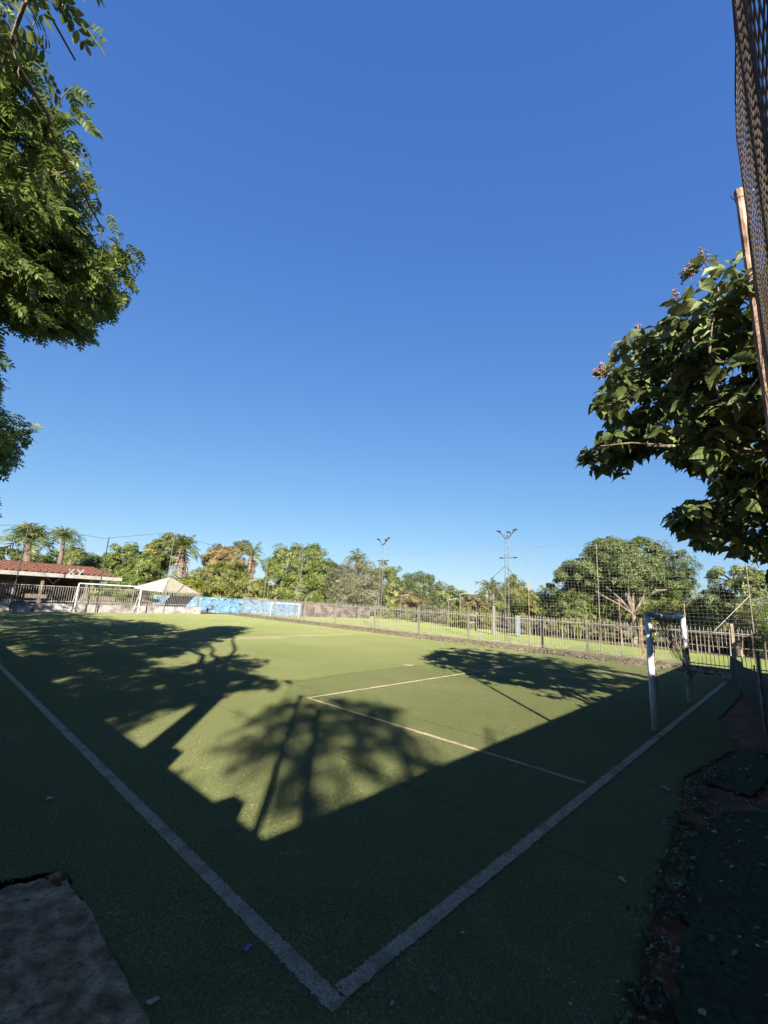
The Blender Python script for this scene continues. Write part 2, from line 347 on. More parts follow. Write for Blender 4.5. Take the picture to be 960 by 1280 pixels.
def fringe():
    r = np.random.default_rng(77); V = []
    for poly, dens in (([(-.55, -1.05), (1.0, -.95), (2.4, -.80), (3.2, -.78), (4.6, -.62), (6.5, -.95), (8.4, -.6)], 2600), ([(-.605, -.9), (-.605, .5), (-.615, 1.84), (-1.05, 2.0), (-1.15, 8)], 1500), ([(2.2, -.98), (3.0, -.9), (3.9, -1.05), (4.3, -1.45)], 1500)):
        for a, b in zip(poly[:-1], poly[1:]):
            a = np.array(a); b = np.array(b); L = np.linalg.norm(b - a); k = int(L * dens); t = r.random(k)[:, None]; p = a + (b - a) * t + r.normal(0, .011, (k, 2)); an = r.uniform(0, 6.28, k); w_ = .0018
            c = np.stack([np.cos(an), np.sin(an)], 1) * w_; ld_ = r.normal(0, .014, (k, 2)); z0 = r.uniform(-.02, .0, k)
            q = np.empty((k, 3, 3)); q[:, 0, :2] = p - c; q[:, 1, :2] = p + c; q[:, 2, :2] = p + ld_; q[:, 0, 2] = q[:, 1, 2] = z0; q[:, 2, 2] = z0 + r.uniform(.008, .022, k); V.append(q)
    W = np.concatenate(V).reshape(-1, 3); o = link_mesh('turf_fringe', np_mesh('turf_fringe', W, np.arange(len(W)).reshape(-1, 3)), M['pile']); props(o, 'frayed green fibres along the ragged turf edges', 'turf', kind='stuff')
fringe()
# neighbouring lawn, dirt strip and kerb along the far side
sheet('lawn', [(16.9, -14), (26, -14), (25.6, 6), (28.6, 14.5), (35.5, 33), (36.5, 44), (17.0, 44)], -.012, M['lawn'], jag=.06, step=.5, seed=21)
sheet('scrub_ground', [(25.5, -40), (95, -40), (95, 110), (-40, 110), (-40, 33.5), (35.2, 33.3), (28.4, 14.6), (25.4, 6)], -.016, mat('scrub_ground', [(.08, .085, .035), (.16, .15, .07), (.25, .21, .13)], scale=.8, detail=12, rough=.95, bump=1.0, bscale=20, spec=.1))
def dirt_strip():
    nx, ny = 14, 420; r = np.random.default_rng(8)
    xs = np.linspace(16.0, 17.35, nx); ys = np.linspace(-2.2, 33, ny); X, Y = np.meshgrid(xs, ys, indexing='ij')
    t = np.linspace(-1, 1, nx)[:, None]; amp = .07 + .05 * np.sin(ys * .9)[None] + .03 * r.standard_normal((1, ny))
    Z = np.maximum(0, 1 - t ** 2) * amp + .02 * r.standard_normal(X.shape) * (1 - np.abs(t)); Z[0] = Z[-1] = -.035
    X = X + r.normal(0, .02, X.shape) + .12 * np.sin(ys * 1.7)[None] * (t < 0)
    V = np.stack([X.ravel(), Y.ravel(), Z.ravel()], 1); i, j = np.meshgrid(np.arange(nx - 1), np.arange(ny - 1), indexing='ij'); a = (i * ny + j).ravel()
    o = link_mesh('dirt_bank', np_mesh('dirt_bank', V, np.stack([a, a + ny, a + ny + 1, a + 1], 1), True), M['dirt']); o['kind'] = 'structure'
dirt_strip()
def stones(name, n, x0, x1, y0, y1, s0, s1, m, label, seed, z=0.03):
    r = np.random.default_rng(seed); base = np.array([(-1, -1, -1), (1, -1, -1), (1, 1, -1), (-1, 1, -1), (-.7, -.7, 1), (.7, -.7, 1), (.7, .7, 1), (-.7, .7, 1)]) * .5
    F0 = np.array([(0, 3, 2, 1), (4, 5, 6, 7), (0, 1, 5, 4), (1, 2, 6, 5), (2, 3, 7, 6), (3, 0, 4, 7)])
    V = []; F = []
    for k in range(n):
        s = r.uniform(s0, s1); a = r.uniform(0, 6.28); v = base * (1 + r.normal(0, .2, base.shape)) * [s, s * r.uniform(.5, 1), s * r.uniform(.3, .7)]
        R = np.array([[math.cos(a), -math.sin(a), 0], [math.sin(a), math.cos(a), 0], [0, 0, 1]])
        V.append(v @ R.T + [r.uniform(x0, x1), r.uniform(y0, y1), z + s * .1]); F.append(F0 + 8 * k)
    o = link_mesh(name, np_mesh(name, np.concatenate(V), np.concatenate(F)), m); props(o, label, 'rubble', kind='stuff')
stones('rubble', 900, 16.05, 16.75, -1.5, 31, .03, .14, M['stone'], 'broken stones and clods along the dirt bank under the bar fence', 22)
stones('gravel', 260, -.2, 6.5, -1.6, -.7, .006, .028, M['litter'], 'small pale bits of grit on the bare soil behind the goal line', 23, z=-.01)
stones('gravel', 380, -.9, 3.2, -.6, 3.0, .003, .009, M['litter'], 'tiny pale crumbs scattered over the near corner of the turf', 24, z=.008)

# ------------------------------------------------------------------ walls behind the camera whose shade lies on the corner
def block_wall(label, a, b, h, mats, notch=()):
    a = Vector((*a, 0)); b = Vector((*b, 0)); L = (b - a).length; d = (b - a) / L; rz = math.atan2(d.y, d.x)
    r_ = empty('boundary_wall', a); props(r_, label, 'wall', 'block walls round the near corner of the pitch')
    m = MB(); m.box((a + b) / 2 + Vector((0, 0, h / 2 - .06)), (L, .16, h - .12), rz); part('wall_panel', m, M['wall'], r_)
    m = MB(); m.box((a + b) / 2 + Vector((0, 0, h - .03)), (L, .24, .06), rz); part('coping', m, M['concrete'], r_)
    k = int(L / 3)
    for i in range(k + 1):
        m = MB(); m.box(a + d * (L * i / max(k, 1)) + Vector((0, 0, h / 2 - .04)), (.25, .27, h - .08), rz); part('pillar', m, M['concrete'], r_)
    for (t, hh, ww) in notch:
        m = MB(); m.box(a + d * t + Vector((0, 0, h + hh / 2)), (ww, .2, hh), rz); part('coping_block', m, M['brick'], r_)
block_wall('long block wall running beside the left touch line', (-3.0, -2.58), (-3.0, 31), 2.40, M, notch=((1.83, .22, .20), (.46, .15, .18)))
block_wall('block wall behind the net at the near end of the pitch', (-2.9, -2.68), (15.5, -2.72), 2.40, M)

# ------------------------------------------------------------------ posts, cables, nets round the pitch
def bent(p0, p1, n=6, sag=0.0, wob=0.0, seed=0):
    r = random.Random(seed); out = []
    for i in range(n + 1):
        t = i / n; P = Vector(p0).lerp(Vector(p1), t); P.z -= sag * 4 * t * (1 - t)
        if 0 < i < n: P += Vector((r.gauss(0, wob), r.gauss(0, wob), 0))
        out.append(P)
    return out
def net_pole(label, x, y, h, rad, m, lean=(0, 0), cap=True):
    r_ = empty('net_pole', (x, y, 0)); props(r_, label, 'pole', 'steel poles that carry the pitch nets')
    mb = MB(); mb.tube([(x + lean[0] * t, y + lean[1] * t, -.1 + (h + .1) * t) for t in (0, .25, .5, .75, 1)], rad, 10); part('shaft', mb, m, r_, smooth=False)
    mb = MB(); mb.tube([(x + lean[0] * .985, y + lean[1] * .985, h * .985), (x + lean[0], y + lean[1], h + .01)], rad * 1.18, 10); part('end_cap', mb, m, r_)
    if cap:
        mb = MB()
        for k in range(5):
            a = k * 1.4; mb.tube([(x + lean[0], y + lean[1], h - .02), (x + lean[0] + .05 * math.cos(a), y + lean[1] + .05 * math.sin(a), h - .05), (x + lean[0] + .07 * math.cos(a), y + lean[1] + .07 * math.sin(a), h + .02)], .004, 4)
        part('wire_tie', mb, M['dark_metal'], r_)
    return r_
PH = 4.98; 
Pn = CAM + ray(924, 240) * 4.15; net_pole('tall rusty steel pole beside the near net at the right edge', Pn[0], Pn[1], Pn[2], .036, M['rust_pole'])
for (tx, ty, lab, lean) in ((3.49, 4.89, 'steel pole behind the block wall corner nearer the wall end', (.0, .0)), (3.12, 3.92, 'steel pole standing farther behind the block wall corner', (0, .03))):
    s = 5.0 / TE; net_pole(lab, tx - SD[0] * s, ty - SD[1] * s, 5.0, .036, M['galv'], lean)

def strand_mesh(paths, rad, n=3):
    V = []; F = []; b = 0
    for P in paths:
        P = np.asarray(P, float); T = np.gradient(P, axis=0); T /= np.linalg.norm(T, axis=1)[:, None] + 1e-9
        ref = np.where(np.abs(T[:, 2:3]) > .9, [[1., 0, 0]], [[0., 0, 1]]); A = np.cross(T, ref); A /= np.linalg.norm(A, axis=1)[:, None] + 1e-9; B = np.cross(T, A)
        a = np.arange(n) * 2 * np.pi / n
        R = P[:, None] + rad * (A[:, None] * np.cos(a)[None, :, None] + B[:, None] * np.sin(a)[None, :, None])
        V.append(R.reshape(-1, 3)); k = len(P)
        i, j = np.meshgrid(np.arange(k - 1), np.arange(n), indexing='ij'); i = i.ravel(); j = j.ravel(); j2 = (j + 1) % n
        F.append(np.stack([i * n + j, i * n + j2, (i + 1) * n + j2, (i + 1) * n + j], 1) + b); b += k * n
    return np.concatenate(V), np.concatenate(F)
# near net: hangs just to the right of the camera along the end of the pitch
def near_net():
    def S(x, z): return -1.762 + .016 * np.sin(x * 2.1 + z * .8) + .010 * np.sin(x * 5.3 + 1.3 * z) - .012 * np.sin(z * 1.1)
    top = lambda x: 4.93 - .05 * (1 - np.cos(x * 1.2))
    paths = []
    for x in np.arange(-2.7, 15.2, .045):
        z = np.linspace(.15, top(x), 26); xx = x + .012 * np.sin(z * 7 + x * 3); paths.append(np.stack([xx, S(xx, z), z], 1))
    for k in range(88):
        t = k / 87; x = np.linspace(-2.7, 15.2, 110); z = .15 + (top(x) - .15) * t + .014 * np.sin(x * 6.2 + k) + .01 * np.sin(x * 14); paths.append(np.stack([x, S(x, z), z], 1))
    r_ = empty('near_net', (0, -1.78, 0)); props(r_, 'dense brown ball net seen edge on at the right of the picture', 'net')
    V, F = strand_mesh(paths, .0026); o = part_np('netting', V, F, M['net_dark'], r_); o['kind'] = 'stuff'
    x = np.linspace(-2.7, 15.2, 60); V, F = strand_mesh([np.stack([x, S(x, 4.93), top(x) + .01], 1)], .006, 5); part_np('head_rope', V, F, M['net_dark'], r_)
near_net()

# far side: bar fence and tall white net at x = 16.8
FX = 16.85
def far_net():
    paths = []
    def S(y, z): return FX - .12 + .02 * np.sin(y * 1.3 + z)
    top = lambda y: 4.45 - .10 * np.abs(np.sin(y * math.pi / 5.2))
    ys = np.arange(-1.7, 19.0, .13)
    for y in ys:
        z = np.linspace(1.0, top(y), 12); yy = y + .02 * np.sin(z * 3 + y); paths.append(np.stack([S(yy, z), yy, z], 1))
    for k in range(28):
        y = np.linspace(-1.7, 19, 90); z = 1.0 + (top(y) - 1.0) * k / 27 + .012 * np.sin(y * 4 + k); paths.append(np.stack([S(y, z), y, z], 1))
    r_ = empty('far_net', (FX, 8, 0)); props(r_, 'thin white square mesh net standing above the bar fence', 'net')
    V, F = strand_mesh(paths, .0015); o = part_np('netting', V, F, M['net_white'], r_); o['kind'] = 'stuff'
    y = np.linspace(-1.7, 30.5, 90); V, F = strand_mesh([np.stack([S(y, 4.4), y, top(y)], 1)], .005, 4); part_np('head_rope', V, F, M['net_old'], r_)
far_net()
def bar_fence():
    r_ = empty('bar_fence', (FX, 14, 0)); props(r_, 'long low fence of thin whitish vertical bars along the far side', 'fence')
    H0, H1 = .16, 1.45; r = random.Random(2)
    mb = MB(); mb.box((FX, 14.2, .08), (.12, 32.6, .17)); part('kerb', mb, M['stone'], r_)
    for z, nm in ((.24, 'rail'), (1.30, 'rail')):
        mb = MB(); mb.box((FX, 14.2, z), (.028, 32.6, .03)); part(nm, mb, M['fence_metal'], r_)
    bar = MB(); bar.tube([(0, 0, H0), (0, 0, (H0 + H1) / 2), (0, 0, H1)], .0085, 5); me = None
    n = 0; y = -2.0; rest = MB()
    while y < 30.4:
        dx = r.gauss(0, .004); dy = r.gauss(0, .006)
        if n < 285:
            if me is None: o = part('bar', bar, M['fence_metal'], r_); me = o.data
            else: o = bpy.data.objects.new('bar', me); COL.objects.link(o); o.parent = r_
            o.location = (dx, y - 14, 0); o.rotation_euler = (r.gauss(0, .008), r.gauss(0, .006), 0)
        n += 1; y += .115
    # posts, some rusty, some painted
    for k, y in enumerate((-2.0, -.35, 2.28, 4.2, 6.0, 9.6, 12.6, 15.8, 19.2, 22.4, 26, 30.4)):
        m_ = M['fence_rust'] if k in (1, 2) else (M['dark_metal'] if k in (4,) else M['tower_paint'])
        mb = MB(); mb.box((FX + .03, y, .80), (.07, .07, 1.62)); o = part('post', mb, m_, r_)
        if k in (1, 2): o['label'] = 'rusty brown post'
        if k == 4: o['label'] = 'black post'
bar_fence()
# sloping painted pole tops above the fence carrying the net
for px, h, lab, m_ in ((752, 4.45, 'thin pale net pole in front of the broad spreading tree', 'tower_paint'), (862, 2.2, 'short rusty tube beside the far goal post', 'rust_pole'), (778, 2.35, 'short brown tube rising behind the bar fence near the goal', 'rust_pole'), (662, 2.9, 'slender brown tube right of the tallest floodlight', 'rust_pole'), (949, 4.4, 'net pole standing at the right hand fence corner', 'tower_paint')):
    P = col_on_plane(px, 0, FX + .1); net_pole(lab, P[0], P[1], h, .017 if h > 4 else .016, M[m_], cap=False)

# floodlight towers on the far side
def tower(label, px, ytop, hw=.09):
    P = col_on_plane(px, 0, FX + .22); x, y = P[0], P[1]; h = z_of(P, ytop)
    r_ = empty('floodlight_tower', (x, y, 0)); props(r_, label, 'floodlight', 'slim twin tube floodlight masts along the far side')
    for s in (-1, 1):
        mb = MB(); mb.tube([(x, y + s * hw, -.1), (x, y + s * hw, h * .5), (x, y + s * hw * .93, h - .1)], .015, 8); part('upright', mb, M['tower_paint'] if px < 600 else M['galv'], r_)
    nr = int(h / .30)
    for k in range(nr):
        z = .25 + k * (h - .5) / (nr - 1); mb = MB(); mb.tube([(x, y - hw, z), (x, y + hw, z + (.0 if k % 2 else .10))], .008, 6); part('rung', mb, M['galv'], r_)
    for dx, dy, zz in ((0, .40, h), (0, -.42, h + .02), (.30, .05, h - .02)):
        mb = MB(); mb.tube([(x, y + (.05 if dy > 0 else -.05), h - .38), (x + dx * .6, y + dy * .55, h - .16), (x + dx, y + dy, zz)], .020, 6); arm = part('lamp_arm', mb, M['dark_metal'], r_)
        lb = MB(); c = Vector((x + dx, y + dy, zz + .01)); tl = Matrix.Rotation(.25 if dy > 0 else -.25, 3, 'X')
        lb.box(c, (.12, .19, .045), 0, tl); lb.box(c + Vector((0, 0, .033)), (.07, .11, .03), 0, tl); part('lamp_head', lb, M['dark_metal'], r_)
        gb = MB(); gb.box(c - Vector((0, 0, .028)), (.10, .16, .010), 0, tl); part('lamp_glass', gb, M['glass'], r_)
    z = h * .76; mb = MB(); mb.tube([(x, y + .25, z), (x, y - .40, z)], .014, 6); part('crossarm', mb, M['dark_metal'], r_)
    for dy in (.28, -.42):
        mb = MB(); mb.box((x, y + dy, z), (.10, .15, .05)); part('lamp_head', mb, M['dark_metal'], r_)
    return x, y, h
T3 = tower('tallest looking floodlight mast, right of the picture centre', 634, 664)
T2 = tower('middle floodlight mast, above the grey green bush', 473, 674, .11)
T1 = tower('leftmost floodlight mast, in front of the large round tree', 369, 686, .17)
def cable(label, pts, rad, m, name='stay_cable', sag=0.0):
    mb = MB()
    for a, b in zip(pts[:-1], pts[1:]): mb.tube(bent(a, b, 10, sag), rad, 4)
    o = mb.build(name, m); props(o, label, 'cable', 'stay cables of the pitch nets'); return o
cable('dark stay cable slanting down to the right from the tallest mast', [(T3[0], T3[1], T3[2] * .68), (FX, T3[1] - 1.0, T3[2] * .68 - 1.05), (FX, T3[1] - 2.1, T3[2] * .68 - 1.9)], .010, M['dark_metal'])
cable('short dark stay cable slanting left from the tallest mast', [(T3[0], T3[1], T3[2] * .70), (FX, T3[1] + .75, T3[2] * .70 - .75)], .010, M['dark_metal'])
pa = col_on_plane(893, 0, FX - .2, 1.35); pb = col_on_plane(938, 0, FX - .2, 2.55)
cable('pale stay cable slanting up behind the goal at the right', [tuple(pa), tuple(pb)], .007, M['white_paint'])

# ------------------------------------------------------------------ near goal
def goal_near():
    a = gnd(819, 913); b = gnd(867, 879); a[1] = .0; b[1] = -.02
    r_ = empty('football_goal', (a[0], 0, 0)); props(r_, 'white tubular goal with bunched net at the right, nearest the camera', 'goal')
    ha = z_of(a, 764); hb = z_of(b, 773); Hh = (ha + hb) / 2; rad = .047
    mb = MB(); mb.tube([(a[0], a[1], -.05), (a[0], a[1], Hh * .5), (a[0], a[1], Hh + .02)], rad, 20); part('post', mb, M['white_paint'], r_, smooth=True)
    mb = MB(); mb.tube([(b[0], b[1], -.05), (b[0], b[1], Hh * .5), (b[0], b[1], Hh + .02)], rad, 20); part('post', mb, M['white_paint'], r_, smooth=True)
    mb = MB(); mb.tube(bent((a[0] - rad, 0, Hh), (b[0] + rad, -.02, Hh), 8, sag=.035), rad * .93, 20); part('crossbar', mb, M['grey_paint'], r_, smooth=True)
    r = random.Random(5)
    # bunched netting: slack bundle from the crossbar down to the far post, and cords laced on the posts
    paths = []
    A = Vector((a[0] + .42, -.07, Hh - .06)); B = Vector((b[0] - .02, -.09, Hh * .30))
    for k in range(17):
        o0 = Vector((r.gauss(0, .03), r.gauss(0, .04), r.gauss(0, .025))); ph = r.uniform(0, 6); am = r.uniform(.01, .045); P = []
        for i in range(15):
            t = i / 14; q = A.lerp(B, t); q.z -= .06 * math.sin(math.pi * t); am2 = am * (.4 + 1.1 * t)
            P.append(tuple(q + o0 + Vector((am2 * math.sin(ph + t * 9), am2 * math.cos(ph * 2 + t * 7), am2 * .8 * math.sin(ph * 3 + t * 11)))))
        paths.append(P)
    for k in range(24):      # wrapped around the far post
        z0 = r.uniform(Hh * .30, Hh * .98); P = []; rr = rad + r.uniform(.004, .022); ph = r.uniform(0, 6)
        for i in range(13):
            t = i / 12; an = ph + t * 7; P.append((b[0] + rr * math.cos(an), b[1] + rr * math.sin(an), z0 - t * r.uniform(.2, .6) + r.gauss(0, .02)))
        paths.append(P)
    for k in range(10):      # along the near post and crossbar
        ph = r.uniform(0, 6); P = []
        for i in range(12):
            t = i / 11; P.append((a[0] + rad * .9 + .03 * abs(math.sin(ph + 9 * t)), -.03 + .03 * math.cos(ph * 2 + t * 11), Hh - .1 - t * Hh * .62))
        paths.append(P)
        P = [(a[0] + .1 + (b[0] - a[0] - .1) * t / 13, .02 * math.sin(ph + t), Hh - .055 - .04 * abs(math.sin(ph + t * 1.1))) for t in range(14)]; paths.append(P)
    V, F = strand_mesh(paths, .0036, 4); o = part_np('goal_net', V, F, M['net_old'], r_); o['kind'] = 'stuff'
goal_near()
# far goal
def simple_goal(label, a, b, top, rad, back, zoff=0):
    r_ = empty('football_goal', (a[0], a[1], 0)); props(r_, label, 'goal')
    for q in (a, b):
        mb = MB(); mb.tube([(q[0], q[1], -.05), (q[0], q[1], top)], rad, 10); part('post', mb, M['white_paint'], r_)
    mb = MB(); mb.tube([(a[0], a[1], top), (b[0], b[1], top)], rad, 10); part('crossbar', mb, M['white_paint'], r_)
    d = Vector((b[0] - a[0], b[1] - a[1], 0)).normalized(); n = Vector((-d.y, d.x, 0)) * back; paths = []
    for q in (a, b):
        mb = MB(); mb.tube([(q[0], q[1], top), (q[0] + n.x, q[1] + n.y, 0)], rad * .5, 6); part('back_stay', mb, M['white_paint'], r_)
    for k in range(25):
        t = k / 24; p = Vector((a[0], a[1], 0)).lerp(Vector((b[0], b[1], 0)), t); paths.append([(p.x, p.y, top), (p.x + n.x * .5, p.y + n.y * .5, top * .5 - .03), (p.x + n.x, p.y + n.y, .0)])
    for k in range(14):
        t = k / 13; paths.append([(a[0] + n.x * t, a[1] + n.y * t, top * (1 - t)), (b[0] + n.x * t, b[1] + n.y * t, top * (1 - t))])
    V, F = strand_mesh(paths, .003); o = part_np('goal_net', V, F, M['net_white'], r_); o['kind'] = 'stuff'
ga = col_on_plane(92, 1, PY1); gb_ = col_on_plane(172, 1, PY1)
simple_goal('white goal at the far end, in front of the tiled building', ga, gb_, z_of((ga + gb_) / 2, 731.5), .036, 1.0)
ga = col_at_depth(338, 33.5); gb_ = col_at_depth(373, 34.5)
simple_goal('small white goal beyond the bar fence on the neighbouring lawn', ga, gb_, z_of((ga + gb_) / 2, 754.5), .03, .8)

# dark shade cloth low along the right, with its posts and cable
def shade_cloth():
    n = 40; V = []; F = []; r = np.random.default_rng(3)
    for i in range(n + 1):
        t = i / n; x = 15.1 - t * 5.6; y = -.36 - t * .95; h = .70 + .04 * math.sin(t * 9) 
        for j in range(7):
            q = j / 6; V.append((x + .03 * math.sin(t * 40 + j), y + .05 * math.sin(t * 23 + q * 3) * (1 - q * .5), h * q - .01))
    for i in range(n):
        for j in range(6): a = i * 7 + j; F.append((a, a + 7, a + 8, a + 1))
    r_ = empty('shade_cloth', (15, -.4, 0)); props(r_, 'low dark green cloth screen ending the goal line at the right corner', 'screen')
    part_np('cloth', V, F, M['shade'], r_, True)
    for t in (0, .33, .66, 1.0):
        mb = MB(); x = 15.1 - t * 5.6; y = -.36 - t * .95 - .06; mb.tube([(x, y, -.05), (x, y, .78)], .018, 6); part('stake', mb, M['galv'], r_)
shade_cloth()
gp = gnd(958, 915)
net_pole('slim dark steel pole at the right edge in shade', gp[0], gp[1], 1.25, .025, M['galv'], cap=False)
gb2 = gnd(867, 879); cable('black cable running level from the goal crossbar to the right', [(gb2[0], -.05, 1.74), (11.5, -1.25, 1.74), (14.5, -1.5, 1.78)], .008, M['dark_metal'])

# ------------------------------------------------------------------ far end: low wall with bars, building, canopy tent, mural wall
def far_end():
    Y = 32.3
    x0 = -6.0; x1 = col_on_plane(250, 1, Y)[0]
    r_ = empty('low_wall_fence', (x0, Y, 0)); props(r_, 'white low wall with thin bars at the far end of the pitch', 'fence')
    k = 8; seg = (x1 - x0) / k
    for i in range(k):
        mb = MB(); mb.box((x0 + seg * (i + .5), Y + (.003 if i % 2 else 0), .22), (seg, .2, .50)); part('wall_segment', mb, M['plaster'], r_)
    mb = MB(); mb.box(((x0 + x1) / 2, Y, 1.55), (x1 - x0, .03, .035)); part('rail', mb, M['fence_metal'], r_)
    mb = MB(); mb.box(((x0 + x1) / 2, Y, .62), (x1 - x0, .03, .035)); part('rail', mb, M['fence_metal'], r_)
    x = x0 + .06; me = None
    while x < x1:
        if me is None: mb = MB(); mb.tube([(0, 0, .45), (0, 0, 1.55)], .011, 5); o = part('bar', mb, M['fence_metal'], r_); me = o.data
        else: o = bpy.data.objects.new('bar', me); COL.objects.link(o); o.parent = r_
        o.location = (x - x0, 0, 0); x += .125 
    for px in (10, 110, 203, 246):
        P = col_on_plane(px, 1, Y); mb = MB(); mb.box((P[0], Y + .02, .85), (.09, .09, 1.7)); part('post', mb, M['tower_paint'], r_)
far_end()
for px, yt, lab, cap in ((12, 655, 'black net pole left of the thick trunked palm', 0), (119, 672, 'black net pole above the end of the tiled roof', 0), (203, 664, 'thin pale net pole above the cream canopy', 0), (327, 700, 'thin pole near the far corner beside the small goal', 0)):
    P = col_on_plane(px, 1, 32.0) if px < 300 else col_on_plane(px, 0, FX); net_pole(lab, P[0], P[1], z_of(P, yt), .035 if px < 200 else .02, M['dark_metal'] if px < 200 else M['tower_paint'], cap=False)
q0 = col_on_plane(-20, 1, 32.0, 0); 
def at_px_plane(px, py, axis, val):
    r = ray(px, py); return CAM + r * ((val - CAM[axis]) / r[axis])
cable('thin head cable between the black net poles at the far end', [tuple(at_px_plane(-20, 657, 1, 32)), tuple(at_px_plane(28, 656, 1, 32)), tuple(at_px_plane(130, 673, 1, 32)), tuple(at_px_plane(210, 666, 1, 32)), tuple(at_px_plane(306, 693, 1, 32))], .010, M['dark_metal'])
cable('dark slack stay cable crossing in front of the tiled roof', [tuple(at_px_plane(21, 677, 1, 32)), tuple(at_px_plane(66, 730, 1, 32)), tuple(at_px_plane(118, 690, 1, 32))], .012, M['dark_metal'])
cable('dark stay cable going down left from the leftmost net pole', [tuple(at_px_plane(21, 677, 1, 32)), tuple(at_px_plane(-10, 692, 1, 32))], .012, M['dark_metal'])

def building():
    Yf = 35.5; Yb = 42.0
    xL = -9.0; pe = at_px_plane(152, 728, 1, Yf); xR = pe[0]; ze = at_px_plane(60, 718.5, 1, Yf)[2]; zr = z_of(np.array([at_px_plane(60, 706, 1, Yf + 3.6)[0], Yf + 3.6, 0]), 706.5)
    r_ = empty('tiled_roof_building', (xL, Yf, 0)); props(r_, 'open fronted long low building with red clay tile roof and white fascia', 'building')
    mb = MB(); mb.box(((xL + xR) / 2, Yf, ze), (xR - xL, .08, .26)); part('fascia', mb, M['fascia'], r_)
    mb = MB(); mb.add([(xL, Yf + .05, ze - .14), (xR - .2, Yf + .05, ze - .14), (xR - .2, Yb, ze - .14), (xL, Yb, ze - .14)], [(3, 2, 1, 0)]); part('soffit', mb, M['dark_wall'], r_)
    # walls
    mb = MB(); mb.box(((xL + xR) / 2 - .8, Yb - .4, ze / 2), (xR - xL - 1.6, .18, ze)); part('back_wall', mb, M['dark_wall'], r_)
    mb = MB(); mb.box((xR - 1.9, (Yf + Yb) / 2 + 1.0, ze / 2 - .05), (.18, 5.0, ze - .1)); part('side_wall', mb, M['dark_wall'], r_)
    k = 7
    for i in range(k):
        x = xL + .5 + (xR - xL - 2.6) * i / (k - 1); mb = MB(); mb.box((x, Yf + .5, ze / 2 - .08), (.16, .16, ze - .12)); part('column', mb, M['wood'], r_)
    r = random.Random(3)
    for i in range(9):      # openings and notices on the inner wall
        x = xL + 1.2 + i * (xR - xL - 3.4) / 8; mb = MB(); w_, h_ = r.uniform(.5, 1.0), r.uniform(.5, 1.0); mb.box((x, Yb - .55, 1.25 + r.uniform(-.1, .1)), (w_, .06, h_)); part('window', mb, M['steelbox'] if i % 3 else M['fascia'], r_)
    # roof: base plus rows of clay tiles
    xr = at_px_plane(140, 716, 1, Yf + 2)[0]
    base = MB(); base.add([(xL, Yf + .25, ze + .10), (xr, Yf + .25, ze + .10), (xr - .9, Yf + 3.6, zr), (xL, Yf + 3.6, zr), (xL, Yb, ze + .1), (xr, Yb, ze + .1)], [(0, 1, 2, 3), (3, 2, 5, 4), (1, 5, 2), (0, 3, 4), (0, 4, 5, 1)]); rf = part('roof', base, M['tile2'], r_)
    tme = None; n = 0; W = .36; rows = 7; sl = Vector((0, 3.35, zr - ze - .10)); ang = math.atan2(sl.z, sl.y)
    vis0 = at_px_plane(-14, 705, 1, Yf)[0]
    for j in range(rows):
        x = xr - .2 - j * .13
        while x > vis0 and n < 300:
            if tme is None:
                t = MB(); 
                for s in range(5):
                    a0 = math.pi * s / 5; a1 = math.pi * (s + 1) / 5; c = lambda a, y, rr: (rr * math.cos(a), y, rr * .55 * math.sin(a))
                    t.add([c(a0, -.27, .15), c(a1, -.27, .15), c(a1, .27, .19), c(a0, .27, .19)], [(0, 3, 2, 1)])
                o = t.build('roof_tile', M['tile'], rf); tme = o.data
            else: o = bpy.data.objects.new('roof_tile', tme); COL.objects.link(o); o.parent = rf
            o.location = Vector((x, Yf + .25, ze + .115)) + sl * ((j + .5) / rows) + Vector((random.gauss(0, .012), 0, random.uniform(.0, .02)))
            o.rotation_euler = (ang, 0, random.gauss(0, .03)); x -= W; n += 1
    mb = MB(); mb.tube([(xL, Yf + 3.6, zr + .02), (xr - .9, Yf + 3.6, zr + .02)], .13, 8); part('ridge', mb, M['tile2'], r_)
    # big white letters X Y standing on the roof slope
    s_ = empty('roof_letters', (0, Yf + 1.0, 0)); props(s_, 'white X and Y shapes standing on the red tiled roof', 'sign')
    def stick(nm, p, q):
        pass
    yy = Yf + .12
    def P(px, py): return tuple(at_px_plane(px, py, 1, yy))
    mb = MB(); mb.tube([P(86, 711), P(92.5, 718)], .055, 5); mb.tube([P(93, 711.5), P(85.5, 718)], .055, 5); part('letter_x', mb, M['fascia'], s_)
    mb = MB(); mb.tube([P(97, 712), P(101, 716)], .055, 5); mb.tube([P(105, 712.5), P(97.5, 719.5)], .055, 5); part('letter_y', mb, M['fascia'], s_)
building()
# furniture and stored things in the dark front of the building
def bench(label, px, Y, m):
    P = col_on_plane(px, 1, Y); r_ = empty('bench', tuple(P)); props(r_, label, 'bench')
    mb = MB(); mb.box((P[0], P[1], .45), (1.5, .35, .05)); part('seat', mb, m, r_)
    mb = MB(); mb.box((P[0], P[1] + .2, .78), (1.5, .05, .28)); part('backrest', mb, m, r_)
    for s in (-.62, .62):
        mb = MB(); mb.box((P[0] + s, P[1], .21), (.06, .32, .42)); part('leg', mb, M['dark_metal'], r_)
bench('wooden bench under the left part of the tiled roof behind the low wall', 46, 36.6, M['wood'])
bench('wooden bench near the right end of the tiled building', 128, 36.2, M['wood'])
bench('wooden bench under the cream canopy', 186, 35.0, M['wood'])

